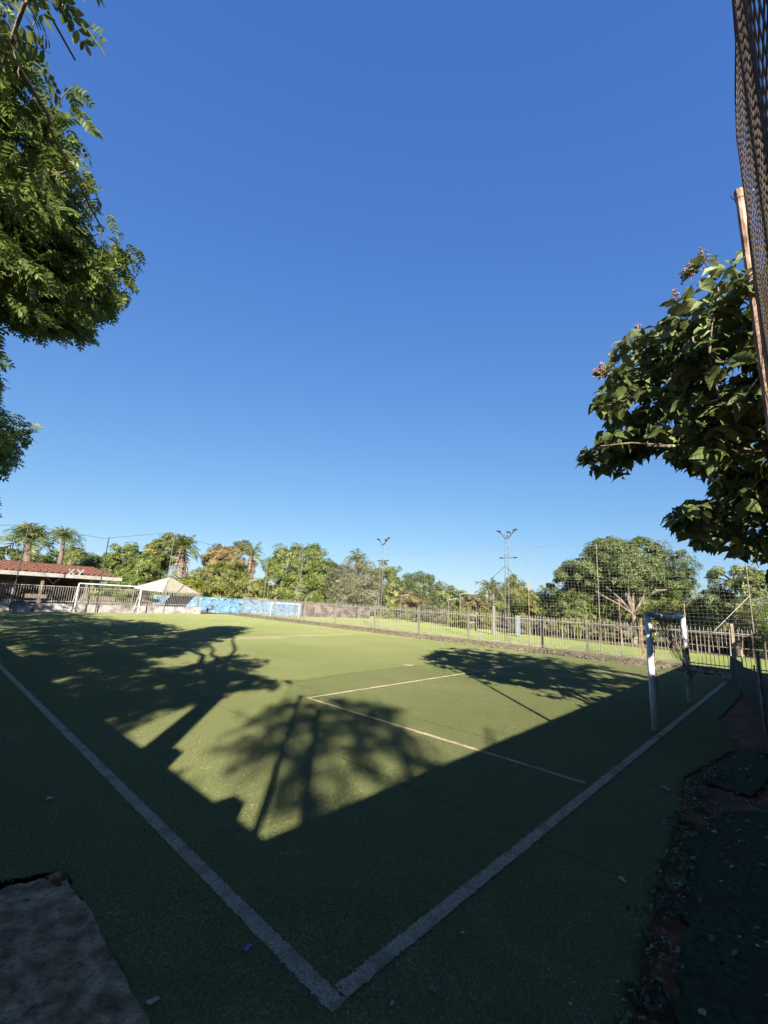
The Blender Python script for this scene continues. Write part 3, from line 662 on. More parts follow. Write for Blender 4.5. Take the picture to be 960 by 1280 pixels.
def tent():
    A = at_px_plane(210, 721.5, 1, 35.2)
    D = 35.5; z0 = 1.78
    cl = at_px_plane(168, 733.5, 1, 34.0); cm = at_px_plane(204, 738.3, 1, 33.0); cr_ = at_px_plane(248, 741, 1, 35.2); cbk = cl + cr_ - cm
    r_ = empty('canopy_tent', (A[0], A[1], 0)); props(r_, 'cream pyramid canopy on slim legs behind the low white wall', 'canopy')
    zc = np.mean([cl[2], cm[2], cr_[2]]); C4 = [Vector((*q[:2], q[2])) for q in (cl, cm, cr_, cbk)]; C4[3].z = (C4[0].z + C4[2].z) / 2
    ap = Vector(((C4[0].x + C4[2].x) / 2, (C4[0].y + C4[2].y) / 2, 0)); ap.z = z_of(np.array(ap), 721.5)
    mb = MB(); n = 8
    for e in range(4):
        a, b = C4[e], C4[(e + 1) % 4]; vs = []; fs = []
        for i in range(n + 1):
            for j in range(n + 1):
                t = i / n; u = j / n; q = a.lerp(b, u).lerp(ap, t); q.z -= .10 * math.sin(math.pi * u) * (1 - t) * math.sin(math.pi * min(1, t + .3)); vs.append(q)
        for i in range(n):
            for j in range(n): k = i * (n + 1) + j; fs.append((k, k + 1, k + n + 2, k + n + 1))
        mb.add(vs, fs)
    part('canopy', mb, M['tent'], r_, smooth=False)
    mb = MB()
    for e in range(4):
        a, b = C4[e], C4[(e + 1) % 4]; mb.add([a, b, b - Vector((0, 0, .12)), a - Vector((0, 0, .12))], [(0, 1, 2, 3)])
    part('valance', mb, M['tent'], r_)
    for q in C4:
        mb = MB(); mb.tube([(q.x, q.y, 0), (q.x, q.y, q.z)], .035, 6); part('leg', mb, M['tower_paint'], r_)
        mb = MB(); mb.tube([tuple(q + Vector((0, 0, .012))), tuple(ap + Vector((0, 0, .012)))], .018, 5); part('seam', mb, M['wood'], r_)
tent()

def mural():
    m = bpy.data.materials.new('blue_mural'); m.use_nodes = True; N, L = nodes(m); b = N['Principled BSDF']; tc = N.new('ShaderNodeTexCoord')
    mp = N.new('ShaderNodeMapping'); mp.inputs['Scale'].default_value = (1, 1, 1.4); L.new(tc.outputs['Object'], mp.inputs[0])
    no = N.new('ShaderNodeTexNoise'); no.inputs['Scale'].default_value = 2.2; no.inputs['Detail'].default_value = 4; no.inputs['Distortion'].default_value = 1.6; L.new(mp.outputs[0], no.inputs[0])
    cr = N.new('ShaderNodeValToRGB'); e = cr.color_ramp.elements; cr.color_ramp.interpolation = 'EASE'
    e[0].position = .37; e[0].color = (.02, .03, .07, 1); e[1].position = .46; e[1].color = (.06, .14, .21, 1)
    q = e.new(.41); q.color = (.08, .10, .16, 1); q = e.new(.60); q.color = (.065, .155, .25, 1); q = e.new(.68); q.color = (.26, .33, .38, 1)
    L.new(no.outputs[0], cr.inputs[0]); L.new(cr.outputs[0], b.inputs['Base Color']); b.inputs['Roughness'].default_value = .8
    nodes_px = [(190, 743.5, 764, 36.0), (222, 745, 765, 36.0), (250, 745.8, 766, 36.2), (290, 748, 768, 36.8), (330, 751, 770, 37.4), (352, 752.5, 771, 37.8), (376, 754.5, 772, 38.0)]
    P = [(col_at_depth(a, d), t) for a, t, bt, d in nodes_px]
    r_ = empty('mural_wall', tuple(P[0][0])); props(r_, 'bright blue painted wall with dark blue figures beyond the far end', 'wall')
    for (p, t), (q, t2) in zip(P[:-1], P[1:]):
        mb = MB(); z1, z2 = z_of(p, t), z_of(q, t2); d = Vector((q[0] - p[0], q[1] - p[1], 0)).normalized(); nn = Vector((-d.y, d.x, 0)) * .15
        p0 = Vector((p[0], p[1], 0)); q0 = Vector((q[0], q[1], 0))
        mb.add([p0, q0, q0 + Vector((0, 0, z2)), p0 + Vector((0, 0, z1)), p0 + nn, q0 + nn, q0 + nn + Vector((0, 0, z2)), p0 + nn + Vector((0, 0, z1))], [(0, 1, 2, 3), (5, 4, 7, 6), (3, 2, 6, 7), (0, 3, 7, 4), (1, 5, 6, 2)])
        part('wall_panel', mb, m, r_)
    m2 = mat('pink_painted_wall', [(.025, .02, .02), (.075, .055, .048), (.15, .115, .10)], scale=1.8, detail=5, rough=.9, pos=(.38, .58), second=(1.3, (.05, .047, .05), .52, .6, .8))
    nodes_px = [(377, 755, 38.2), (400, 756, 39.0), (430, 757.5, 40), (462, 760, 41.5)]
    P = [(col_at_depth(a, d), t) for a, t, d in nodes_px]; r_ = empty('pink_wall', tuple(P[0][0])); props(r_, 'faded pink and grey painted wall right of the blue mural', 'wall')
    for (p, t), (q, t2) in zip(P[:-1], P[1:]):
        mb = MB(); z1, z2 = z_of(p, t), z_of(q, t2); d = Vector((q[0] - p[0], q[1] - p[1], 0)).normalized(); nn = Vector((-d.y, d.x, 0)) * .15
        p0 = Vector((p[0], p[1], 0)); q0 = Vector((q[0], q[1], 0))
        mb.add([p0, q0, q0 + Vector((0, 0, z2)), p0 + Vector((0, 0, z1)), p0 + nn, q0 + nn, q0 + nn + Vector((0, 0, z2)), p0 + nn + Vector((0, 0, z1))], [(0, 1, 2, 3), (5, 4, 7, 6), (3, 2, 6, 7), (0, 3, 7, 4), (1, 5, 6, 2)])
        part('wall_panel', mb, m2, r_)
mural()

# rustic post fence beyond the lawn
def rustic_fence():
    line_ = [(25.4, -6), (25.9, 6), (28.8, 14.5), (35.6, 33)]; r = random.Random(12)
    r_ = empty('rustic_fence', (25.9, 6, 0)); props(r_, 'rough fence of pale uneven posts and rails behind the lawn', 'fence')
    pts = []
    for a, b in zip(line_[:-1], line_[1:]):
        a = Vector((*a, 0)); b = Vector((*b, 0)); L = (b - a).length; k = int(L / .42)
        for i in range(k): pts.append(a.lerp(b, i / k))
    for z in (.40, 1.0):
        mb = MB(); mb.tube([p + Vector((.08, 0, z + r.gauss(0, .02))) for p in pts[::3]], .028, 5); part('rail', mb, M['wood'], r_)
    for p in pts:
        h = r.uniform(.7, 1.25); w_ = r.uniform(.013, .032); mb = MB(); mb.tube([p + Vector((0, 0, -.05)), p + Vector((r.gauss(0, .04), r.gauss(0, .05), h))], [w_, w_ * .85], 5)
        part('post', mb, M['fascia'] if r.random() < .22 else (M['wood'] if r.random() < .75 else M['bark_pale']), r_)
rustic_fence()
def small_things():
    P = col_at_depth(647, 27); r_ = empty('metal_cabinet', tuple(P)); props(r_, 'blue grey sheet metal cabinet behind the lawn beside a white post', 'cabinet')
    mb = MB(); mb.box((P[0], P[1], .62), (.26, .26, 1.2), .7); part('body', mb, M['steelbox'], r_, bevel=.01)
    mb = MB(); mb.box((P[0], P[1], 1.24), (.30, .30, .04), .7); part('lid', mb, M['galv'], r_)
    P = col_at_depth(617, 27.5); zt = z_of(P, 757); r_ = empty('concrete_post', tuple(P)); props(r_, 'thick white concrete post with a thin rod on top behind the lawn', 'post')
    mb = MB(); mb.tube([(P[0], P[1], -.1), (P[0], P[1], zt)], [.13, .11], 10); part('shaft', mb, M['tower_paint'], r_)
    mb = MB(); mb.tube([(P[0], P[1], zt), (P[0], P[1], zt + .75)], .03, 6); part('rod', mb, M['tower_paint'], r_)
    for px, w_, lab in ((590, .40, 'low pale gate frame left of the white concrete post'),):
        P = col_at_depth(px, 31); r_ = empty('white_gate', tuple(P)); props(r_, lab, 'gate')
        for s in (-.5, .5):
            mb = MB(); mb.box((P[0] + s * w_, P[1] - s * w_, .55), (.1, .1, 1.1)); part('gate_post', mb, M['tower_paint'], r_)
        mb = MB(); mb.box((P[0], P[1], 1.06), (.08, w_ * 1.5, .1), math.radians(45)); part('top_bar', mb, M['tower_paint'], r_)
        mb = MB(); mb.box((P[0], P[1], .55), (.06, w_ * 1.5, .08), math.radians(45)); part('mid_bar', mb, M['tower_paint'], r_)
    for px, yt, D, lab in ((575, 743, 33, 'pale street lamp in front of the dark trees right of centre'), (332, 731, 42, 'pale street lamp against the olive shrubs near the blue wall'), (500, 745, 36, 'thin lamp post beside the browning shrubs'), (308, 726, 41, 'thin lamp post below the fan palm with its pale skirt'), (560, 750, 32, 'short lamp post left of the pale street lamp')):
        P = col_at_depth(px, D); zt = z_of(P, yt); r_ = empty('street_lamp', tuple(P)); props(r_, lab, 'street lamp')
        mb = MB(); mb.tube([(P[0], P[1], 0), (P[0], P[1], zt)], .028, 6); part('lamp_post', mb, M['tower_paint'], r_)
        mb = MB(); mb.tube([(P[0], P[1], zt), (P[0] + .3, P[1] - .3, zt + .12)], .03, 5); mb.box((P[0] + .35, P[1] - .35, zt + .12), (.30, .12, .06), -.78); part('lamp_head', mb, M['fascia'], r_)
small_things()

# ------------------------------------------------------------------ vegetation
def rot_from(nrm, spin):
    """rotation matrices whose Z is nrm (k,3), spun by spin"""
    n = nrm / (np.linalg.norm(nrm, axis=1)[:, None] + 1e-9); ref = np.where(np.abs(n[:, 2:3]) > .95, [[1., 0, 0]], [[0., 0, 1]])
    a = np.cross(ref, n); a /= np.linalg.norm(a, axis=1)[:, None] + 1e-9; b = np.cross(n, a); c, s = np.cos(spin)[:, None], np.sin(spin)[:, None]
    x = a * c + b * s; y = -a * s + b * c
    return np.stack([x, y, n], 2)
def stamp(TV, TF, R, S, P):
    V = np.einsum('kij,vj->kvi', R, TV) * S[:, None, None] + P[:, None]; k = len(P); nv = len(TV)
    F = (TF[None] + (np.arange(k) * nv)[:, None, None]).reshape(-1, TF.shape[1]); return V.reshape(-1, 3), F
LEAFQ = (np.array([(0, -.5, 0), (.30, 0, .06), (0, .5, 0), (-.30, 0, .06)]), np.array([(0, 1, 2, 3)]))
SPRIG = (np.array([(0, -.5, 0), (.16, -.25, .04), (0, .05, 0), (-.16, -.25, .04), (.02, 0, 0), (.40, .12, .05), (.50, .42, -.05), (.22, .3, .02), (-.02, 0, 0), (-.22, .3, .02), (-.5, .42, -.05), (-.40, .12, .05)]), np.array([(0, 1, 2, 3), (4, 5, 6, 7), (8, 9, 10, 11)]))
def limb(mb, a, b, r0, r1, seed, n=5, wob=.06, up=.12):
    r = random.Random(seed); a = Vector(a); b = Vector(b); L = (b - a).length; pts = []
    for i in range(n + 1):
        t = i / n; q = a.lerp(b, t); q.z += up * L * math.sin(math.pi * t)
        if 0 < i < n: q += Vector((r.gauss(0, wob), r.gauss(0, wob), r.gauss(0, wob * .6))) * L * .5
        pts.append(q)
    mb.tube(pts, [r0 + (r1 - r0) * i / n for i in range(n + 1)], 6, cap=False)
    return pts
def tree(name, label, base, lobes, leafm, nclump, nleaf, size, trunk_r=.18, bark='bark', fork=None, group='trees and shrubs beyond the pitch', seed=0, trunk=True, flat=1.0, dens=1.0, cat='tree'):
    """lobes: list of (cx,cy,cz, rx,ry,rz) in world metres. Clumps of leaves sit over the lobes' shells; limbs run to them"""
    r = np.random.default_rng(seed); base = np.array(base, float)
    r_ = empty(name, tuple(base)); props(r_, label, cat, group)
    vol = np.array([l[3] * l[4] + l[3] * l[5] for l in lobes]); pick = r.choice(len(lobes), nclump, p=vol / vol.sum())
    Lb = np.array(lobes)[pick]; d = r.standard_normal((nclump, 3)); d[:, 2] = d[:, 2] * .85 + .22; d /= np.linalg.norm(d, axis=1)[:, None]
    rad = r.uniform(.50, 1.0, nclump) ** .55 * (1 + .09 * r.standard_normal(nclump)); C = Lb[:, :3] + d * Lb[:, 3:] * rad[:, None]
    cs = np.minimum(Lb[:, 3], Lb[:, 5]) * r.uniform(.20, .42, nclump)
    k = nleaf // nclump; off = r.standard_normal((nclump, k, 3)); off /= np.linalg.norm(off, axis=2)[:, :, None]; off *= r.uniform(.25, 1.0, (nclump, k, 1)) ** .5; off[..., 2] *= .62 * flat
    P = (C[:, None] + off * cs[:, None, None] * 1.15).reshape(-1, 3)
    nrm = (off + .7 * d[:, None] + r.standard_normal((nclump, k, 3)) * .55 + [0, 0, .35]).reshape(-1, 3)
    ok = P[:, 2] > .08; P, nrm = P[ok], nrm[ok]
    S = size * r.uniform(.55, 1.35, len(P)); V, F = stamp(*SPRIG, rot_from(nrm, r.uniform(0, 6.28, len(P))), S, P)
    o = part_np('foliage', V, F, leafm, r_); o['kind'] = 'stuff'
    if trunk:
        f = np.array(fork) if fork is not None else np.array([base[0], base[1], min(l[2] - l[5] * .75 for l in lobes)])
        if f[2] < .3: f[2] = .5
        mb = MB(); limb(mb, base - [0, 0, .1], f, trunk_r * 1.25, trunk_r * .8, seed, 5, .02, 0); part('trunk', mb, M[bark], r_, smooth=True)
        mb = MB()
        for l in range(len(lobes)):
            lc = np.array(lobes[l][:3]) - [0, 0, lobes[l][5] * .25]; limb(mb, f, lc, trunk_r * .6, trunk_r * .28, seed + l, 5, .05)
            idx = np.where(pick == l)[0]
            for i in idx[:14]: limb(mb, lc, C[i], trunk_r * .26, trunk_r * .07, seed + int(i), 3, .05, .05)
        part('branches', mb, M['bark'], r_, smooth=True)
    return r_
def blob(pxl, pxr, ytop, ybot, D, dz=1.0, squash=.8):
    """an ellipsoid lobe that spans the given picture columns and rows at distance D"""
    cx = (pxl + pxr) / 2; P = col_at_depth(cx, D); s = D / FPX; rx = (pxr - pxl) / 2 * s
    zt = z_of(P, ytop); zb = z_of(P, ybot); return (P[0], P[1], (zt + zb) / 2, rx * dz, rx * dz, (zt - zb) / 2)
def base_at(px, D): P = col_at_depth(px, D); return (P[0], P[1], 0)

# far trees: (columns, top row, bottom row, distance) taken off the photograph, each with its own kind
def far_trees():
    T = tree
    T('hedge_tree', 'dark green hedge tree at the left edge behind the building', base_at(15, 52), [blob(-30, 25, 684, 715, 52), blob(10, 52, 690, 718, 51)], M['f_dark'], 70, 5000, .42, seed=31)
    T('bushy_tree', 'green bushy tree between the two leaning palms', base_at(58, 55), [blob(42, 72, 688, 722, 55), blob(60, 100, 686, 722, 56)], M['f_mid'], 70, 4500, .42, seed=32)
    T('bushy_tree', 'dark shrubby tree right of the slim palm behind the roof', base_at(108, 53), [blob(88, 130, 695, 728, 52)], M['f_dark'], 50, 3500, .4, seed=33)
    T('leafy_tree', 'light green tree above the gap between roof and canopy', base_at(150, 50), [blob(124, 165, 678, 735, 50), blob(145, 192, 690, 745, 47), blob(130, 175, 712, 752, 45)], M['f_mid'], 130, 9500, .36, seed=34)
    T('leafy_tree', 'tall loose tree left of the palm with the large dry skirt', base_at(196, 54), [blob(178, 214, 665, 715, 54), blob(168, 200, 676, 730, 52)], M['f_olive'], 90, 6500, .36, seed=35)
    T('browning_tree', 'broad tree with brown dry crown top between the skirted palms', base_at(275, 56), [blob(250, 284, 679, 730, 56), blob(272, 310, 678, 730, 57), blob(244, 270, 684, 725, 55)], M['f_brown'], 110, 7500, .36, seed=36)
    T('shrub', 'grey green shrub mass under the browning crown', base_at(262, 50), [blob(238, 272, 704, 750, 50), blob(262, 305, 700, 750, 50)], M['f_olive'], 100, 6500, .34, seed=37, cat='shrub')
    T('shrub', 'yellow green shrub just above the cream canopy', base_at(225, 46), [blob(205, 262, 722, 764, 46), blob(190, 230, 718, 760, 47)], M['f_yel'], 90, 6000, .30, seed=38, cat='shrub')
    T('shrub', 'olive shrubs with pale tips above the blue wall', base_at(295, 46), [blob(255, 300, 724, 768, 45), blob(285, 335, 722, 768, 45)], M['f_olive'], 110, 7500, .30, seed=39, cat='shrub')
    T('broad_tree', 'large round crowned tree behind the leftmost floodlight mast', base_at(372, 50), [blob(328, 378, 680, 735, 50), blob(355, 405, 681, 740, 50), blob(378, 417, 694, 755, 49), blob(325, 360, 705, 765, 47), blob(350, 400, 720, 770, 47)], M['f_mid'], 210, 17000, .34, seed=40)
    T('grey_bush', 'rounded grey green bush left of the middle floodlight mast', base_at(442, 46), [blob(408, 452, 706, 766, 46), blob(432, 476, 702, 766, 46)], M['f_grey'], 150, 12000, .26, seed=41, cat='bush', flat=1.3)
    T('leafy_tree', 'dark tree behind the middle floodlight mast', base_at(484, 52), [blob(462, 498, 704, 765, 52), blob(474, 510, 722, 768, 49)], M['f_mid'], 90, 6500, .34, seed=42)
    T('round_tree', 'dome shaped dark tree between the two right floodlight masts', base_at(525, 52), [blob(502, 549, 717, 760, 52)], M['f_dark'], 80, 6000, .32, seed=43)
    T('shrub', 'brownish shrub in front of the dome shaped tree', base_at(512, 44), [blob(494, 520, 734, 772, 44), blob(508, 534, 742, 776, 43)], M['f_brown'], 60, 4000, .28, seed=44, cat='shrub')
    T('leafy_tree', 'low green tree row left of the pale street lamp', base_at(565, 46), [blob(538, 575, 736, 778, 46), blob(562, 592, 740, 780, 44)], M['f_mid'], 80, 5500, .30, seed=45)
    T('shrub', 'tawny shrub left of the green palm', base_at(592, 36), [blob(578, 608, 742, 784, 36)], M['f_brown'], 40, 2800, .24, seed=46, cat='shrub')
    T('leafy_tree', 'olive tree just behind the tallest floodlight mast', base_at(645, 40), [blob(618, 668, 727, 790, 40), blob(630, 655, 718, 760, 41)], M['f_olive'], 90, 6500, .28, seed=47)
    T('shrub', 'bright yellow green shrub left of the broad spreading tree', base_at(683, 32), [blob(650, 690, 736, 796, 33), blob(672, 716, 740, 800, 32)], M['f_yel'], 120, 8000, .22, seed=48, cat='shrub')
    D = 29
    T('broad_tree', 'broad spreading tree with pale forked trunk right of centre', base_at(794, 26.5), [blob(706, 760, 690, 742, D), blob(738, 800, 672, 725, D), blob(780, 840, 671, 728, D), blob(818, 871, 684, 742, D), blob(690, 732, 708, 752, D + 1), blob(748, 826, 690, 746, D - 1), blob(826, 868, 712, 752, D), blob(770, 842, 712, 748, D + 1.5), blob(715, 770, 716, 754, D + 1)],
      M['f_dark'], 400, 36000, .24, trunk_r=.15, bark='bark_pale', fork=tuple(col_at_depth(792, 27, 1.7)), seed=49)
    T('shrub', 'leafy undergrowth beneath the broad spreading tree', base_at(740, 29), [blob(696, 740, 732, 800, 30), blob(730, 786, 738, 804, 30), blob(776, 812, 750, 806, 29.5)], M['f_mid'], 200, 15000, .20, seed=50, cat='shrub')
    T('shrub', 'sunlit yellow green bushes right of the pale forked trunk', base_at(845, 24), [blob(800, 850, 750, 812, 26), blob(838, 882, 748, 815, 25), blob(866, 925, 752, 820, 24), blob(905, 965, 756, 822, 23.5)], M['f_yel'], 200, 14000, .18, seed=51, cat='shrub')
    T('airy_tree', 'airy layered tree at the right edge beyond the net', base_at(925, 21), [blob(900, 960, 706, 745, 21), blob(930, 1010, 712, 770, 20), blob(872, 920, 735, 775, 22), blob(940, 1010, 760, 815, 20)], M['f_mid'], 110, 6500, .20, seed=52)
    T('shrub', 'dark hedge beyond the bars at the right corner', base_at(930, 22), [blob(880, 950, 768, 815, 22.5), blob(930, 1030, 770, 830, 21)], M['f_dark'], 100, 6500, .18, seed=53, cat='shrub')
    T('shrub', 'mid green thicket behind the yellow green shrub, left of the broad tree', base_at(670, 38), [blob(636, 690, 742, 790, 38), blob(672, 730, 740, 795, 36), blob(588, 640, 748, 786, 39)], M['f_mid'], 150, 10000, .24, seed=54, cat='shrub')
    T('shrub', 'dense green bushes filling in behind the pale forked trunk', base_at(840, 36), [blob(770, 830, 738, 800, 36), blob(815, 880, 732, 800, 35), blob(868, 930, 738, 805, 34), blob(925, 1000, 742, 812, 33)], M['f_mid'], 190, 13000, .24, seed=55, cat='shrub')
    T('shrub', 'dark bushes below the left flank of the broad spreading tree', base_at(735, 35), [blob(700, 745, 722, 790, 35), blob(735, 790, 726, 795, 35)], M['f_dark'], 130, 9000, .24, seed=56, cat='shrub')
    # low weeds and shrubs along the rustic fence
    k = 0
    for px, D, t in ((545, 39, 758), (590, 34, 762), (665, 30, 770), (720, 29, 772), (765, 27.5, 776), (500, 44, 758)):
        nm = ['left of the pale lamp', 'below the green palm', 'under the yellow green shrub', 'left of the forked trunk', 'at the foot of the forked trunk', 'near the brownish shrub'][k]
        T('scrub', 'low dry scrub behind the rustic fence ' + nm, base_at(px, D), [blob(px - 32, px + 32, t, t + 24, D)], M['f_yel'] if k % 2 else M['f_grey'], 90, 6500, .15, seed=60 + k, trunk=False, cat='scrub'); k += 1
    # distant wood closing the horizon
    lob = []
    r = random.Random(4)
    for px in range(-120, 1080, 42): lob.append(blob(px - 34, px + 34, 728 + .03 * px - r.uniform(0, 14) - (10 if px < 480 else -6), 770 + .03 * px, 72))
    R = tree('distant_wood', 'x', base_at(400, 75), lob, M['f_mid'], 520, 26000, .60, seed=70, trunk=False)
    f = [c for c in R.children][0]; f.parent = None; f.location = R.location; bpy.data.objects.remove(R); f.name = 'distant_wood'; props(f, 'distant unbroken wood closing the horizon behind everything', 'wood', kind='stuff')
far_trees()

# palms
def frond(mb_pts, origin, az, el, L, droop, nl, lw, r):
    """one feather frond: a curved rib with leaflets, returns verts and quads"""
    V = []; F = []; d = np.array([math.cos(az), math.sin(az), 0.0]); side = np.array([-d[1], d[0], 0.0]); prev = None
    for i in range(nl + 1):
        t = i / nl; p = origin + d * L * (t * math.cos(el) * (1 - .15 * t)) + np.array([0, 0, 1.]) * (L * t * math.sin(el) - droop * L * t * t)
        if i:
            b = len(V); wd = .02; V += [prev - side * wd, prev + side * wd, p + side * wd, p - side * wd]; F.append((b, b + 1, b + 2, b + 3))
            ll = lw * L * math.sin(math.pi * (.12 + .80 * t)) * r.uniform(.8, 1.1)
            for s in (-1, 1):
                tip = p + s * side * ll * .8 + d * ll * .55 - np.array([0, 0, ll * r.uniform(-.15, .7)]); b = len(V); wv = d * .035 * L
                V += [prev * .75 + p * .25, p, tip + wv * .2, tip - wv * .2]; F.append((b, b + 1, b + 2, b + 3))
        prev = p
    return np.array(V), np.array(F)
def palm(label, px, D, ytrunk, L, n, trunk_r, skirt=0, lean=0.0, m='palm', seed=0, skirt_len=2.0, flare=1.0, el0=-.5, el1=1.3):
    P = col_at_depth(px - lean, D); zt = z_of(col_at_depth(px, D), ytrunk); T = col_at_depth(px, D, zt); r = random.Random(seed)
    r_ = empty('palm_tree', (P[0], P[1], 0)); props(r_, label, 'palm', 'palms behind the pitch')
    mb = MB(); k = 9; pts = [(P[0] + (T[0] - P[0]) * (i / k) ** 1.1, P[1] + (T[1] - P[1]) * (i / k) ** 1.1, zt * i / k) for i in range(k + 1)]
    mb.tube(pts, [trunk_r * (1 + (flare - 1) * (1 - i / k)) * (1 + .10 * (-1) ** i) for i in range(k + 1)], 9); part('trunk', mb, M['palm_bark'], r_)
    o0 = np.array(pts[-1])
    for i in range(n):
        az = 2 * math.pi * (i * .382 + r.uniform(-.03, .03)); el = el0 + (el1 - el0) * (i / n) ; V, F = frond(None, o0, az, el, L * r.uniform(.85, 1.1), r.uniform(.35, .6), 12, .33, r)
        part_np('frond', V, F, M[m], r_)
    if skirt:
        for i in range(skirt):
            az = r.uniform(0, 6.28); hh = r.uniform(0, skirt_len * .6); V, F = frond(None, o0 - np.array([0, 0, hh]), az, -1.15 + r.uniform(-.3, .45), skirt_len * r.uniform(.35, .8), .30, 7, .16, r); part_np('dry_frond', V, F, M['dry'], r_)
palm('thick trunked feathery palm, tallest at the far left', 36, 46, 674, 3.3, 34, .27, lean=5, seed=1, flare=1.8, el0=-.2, el1=1.5)
palm('slimmer leaning feathery palm right of the thick trunked palm', 80, 46, 674, 2.5, 26, .18, lean=12, seed=2, flare=1.5, el0=-.25, el1=1.4)
palm('short stubby young palm stem right of the leaning palm', 88, 44, 700, .9, 8, .16, lean=3, seed=3)
palm('palm with a very wide skirt of hanging dry fronds', 229, 50, 683, 2.6, 34, .30, skirt=40, seed=4, skirt_len=2.7, el0=-.35, el1=1.5)
palm('slender palm with a narrow pale dry skirt right of the browning crown', 315, 50, 690, 2.2, 15, .15, skirt=22, seed=5, skirt_len=2.3, el0=-.4)
palm('spiky palm head rising above the grey green bush', 447, 50, 700, 2.0, 22, .22, seed=6, el0=-.5)
palm('green palm left of the tallest floodlight mast', 613, 40, 735, 1.9, 24, .22, seed=7, el0=-.4, el1=1.4)
palm('small palm at the upper left flank of the broad spreading tree', 681, 36, 737, 1.1, 12, .10, seed=8, el0=-.6)

# ---- foreground trees: crowns shaped by what the photograph shows of them and by the shade they throw on the pitch
VL = [(-5, -5), (150, -5), (149, 18), (138, 50), (120, 42), (98, 52), (86, 42), (80, 65), (98, 98), (125, 125), (150, 150), (146, 175), (134, 188), (146, 210), (152, 258), (158, 300), (178, 320), (182, 395), (152, 385), (126, 398), (108, 432), (88, 424), (60, 420), (20, 412), (-5, 380)]
VL2 = [(-5, 436), (6, 448), (11, 470), (12, 492), (-5, 497)]; VL3 = [(-5, 503), (18, 518), (48, 533), (54, 548), (32, 556), (12, 592), (-5, 592)]
SLm = [(-900, 700), (0, 745), (100, 748), (135, 764), (180, 770), (255, 776), (314, 787), (292, 793), (267, 802), (225, 817), (182, 820), (187, 831), (217, 836), (250, 830), (292, 821), (346, 828), (392, 846), (395, 868), (358, 857), (317, 858), (287, 870), (233, 884), (200, 890), (160, 921), (-900, 900)]
VR = [(1100, 280), (935, 308), (885, 318), (850, 345), (830, 395), (790, 415), (745, 450), (720, 468), (735, 500), (755, 520), (760, 545), (722, 550), (722, 580), (745, 590), (782, 598), (800, 577), (822, 565), (850, 572), (884, 598), (890, 620), (862, 625), (834, 650), (850, 672), (880, 692), (905, 680), (916, 698), (1100, 700)]
SRm = [(524, 814), (568, 803), (640, 811), (760, 829), (900, 848), (1100, 880), (757, 893), (738, 880), (711, 886), (690, 876), (663, 880), (635, 867), (600, 849), (544, 828)]
STm = [(296, 905), (352, 874), (400, 872), (440, 868), (482, 872), (500, 905), (548, 935), (562, 965), (430, 1005), (352, 1028), (338, 985), (300, 962)]
STb = [(262, 925), (300, 915), (330, 950), (300, 972), (268, 950)]
def shade_ok(P, masks, edge=0.0, prob=None):
    s = P[:, 2] / TE; S = np.stack([P[:, 0] + SD[0] * s, P[:, 1] + SD[1] * s, np.zeros(len(P))], 1)
    ok = (S[:, 0] < .43 - edge) | (S[:, 1] < 1.2 - edge); q = proj(S); q[:, 0] += 9 * np.sin(P[:, 0] * 6.1 + P[:, 1] * 2.7) + 6 * np.sin(P[:, 2] * 17.); q[:, 1] += 3.5 * np.sin(P[:, 1] * 5.3 + P[:, 2] * 3.1)
    for m_ in masks: ok |= in_poly(q[:, 0], q[:, 1], m_)
    return ok | (q[:, 2] < 0) | (q[:, 0] < -5) | (q[:, 0] > 965) | (S[:, 0] > 17.4)
def view_ok(P, masks, jit=0.0):
    q = proj(P)
    if jit: q[:, 0] += jit * np.sin(P[:, 0] * 5.1 + P[:, 2] * 7.3) + jit * .6 * np.sin(P[:, 1] * 13.7); q[:, 1] += jit * np.sin(P[:, 1] * 6.3 - P[:, 2] * 4.1) + jit * .6 * np.sin(P[:, 0] * 15.1)
    inf = (q[:, 2] > 0) & (q[:, 0] > -6) & (q[:, 0] < 966) & (q[:, 1] > -6) & (q[:, 1] < 1286); ok = ~inf
    for m_ in masks: ok |= inf & in_poly(q[:, 0], q[:, 1], m_)
    return ok
def visible(P):
    q = proj(P); return (q[:, 2] > 0) & (q[:, 0] > -6) & (q[:, 0] < 966) & (q[:, 1] > -6)

def spray_template(seed=0, pairs=5):
    """drooping compound leaf: rib with paired slim leaflets; 0.4 m long before scaling"""
    r = random.Random(seed); V = []; F = []; L = .28
    def rib(t): return Vector((0, L * t, -.07 * t * t))
    for i in range(1, pairs + 1):
        t = i / pairs; p = rib(t)
        for s in (-1, 1):
            l = (.080 + .035 * math.sin(math.pi * t)) * r.uniform(.85, 1.15); d = Vector((s * .85, .55, -.25 + r.uniform(-.2, .2))).normalized(); c = Vector((.0, 1, 0)); wv = d.cross(Vector((0, 0, 1))).normalized() * l * .24
            b = len(V); u_ = Vector((0, 0, .007)); V += [p, p + d * l * .28 + wv * .85 + u_, p + d * l * .70 + wv * .8 + u_, p + d * l, p + d * l * .70 - wv * .8 + u_, p + d * l * .28 - wv * .85 + u_]; F += [(b, b + 1, b + 2, b + 3), (b, b + 3, b + 4, b + 5)]
    b = len(V); q = Vector((.003, 0, 0)); V += [rib(0) - q, rib(0) + q, rib(.5) + q, rib(.5) - q, rib(1)]; F += [(b, b + 1, b + 2, b + 3)]
    p = rib(1); l = .10; b = len(V) ; V += [p, p + Vector((.017, l * .5, -.02)), p + Vector((0, l, -.05)), p + Vector((-.017, l * .5, -.02))]; F += [(b, b + 1, b + 2, b + 3)]
    return np.array([tuple(v) for v in V]), np.array(F)
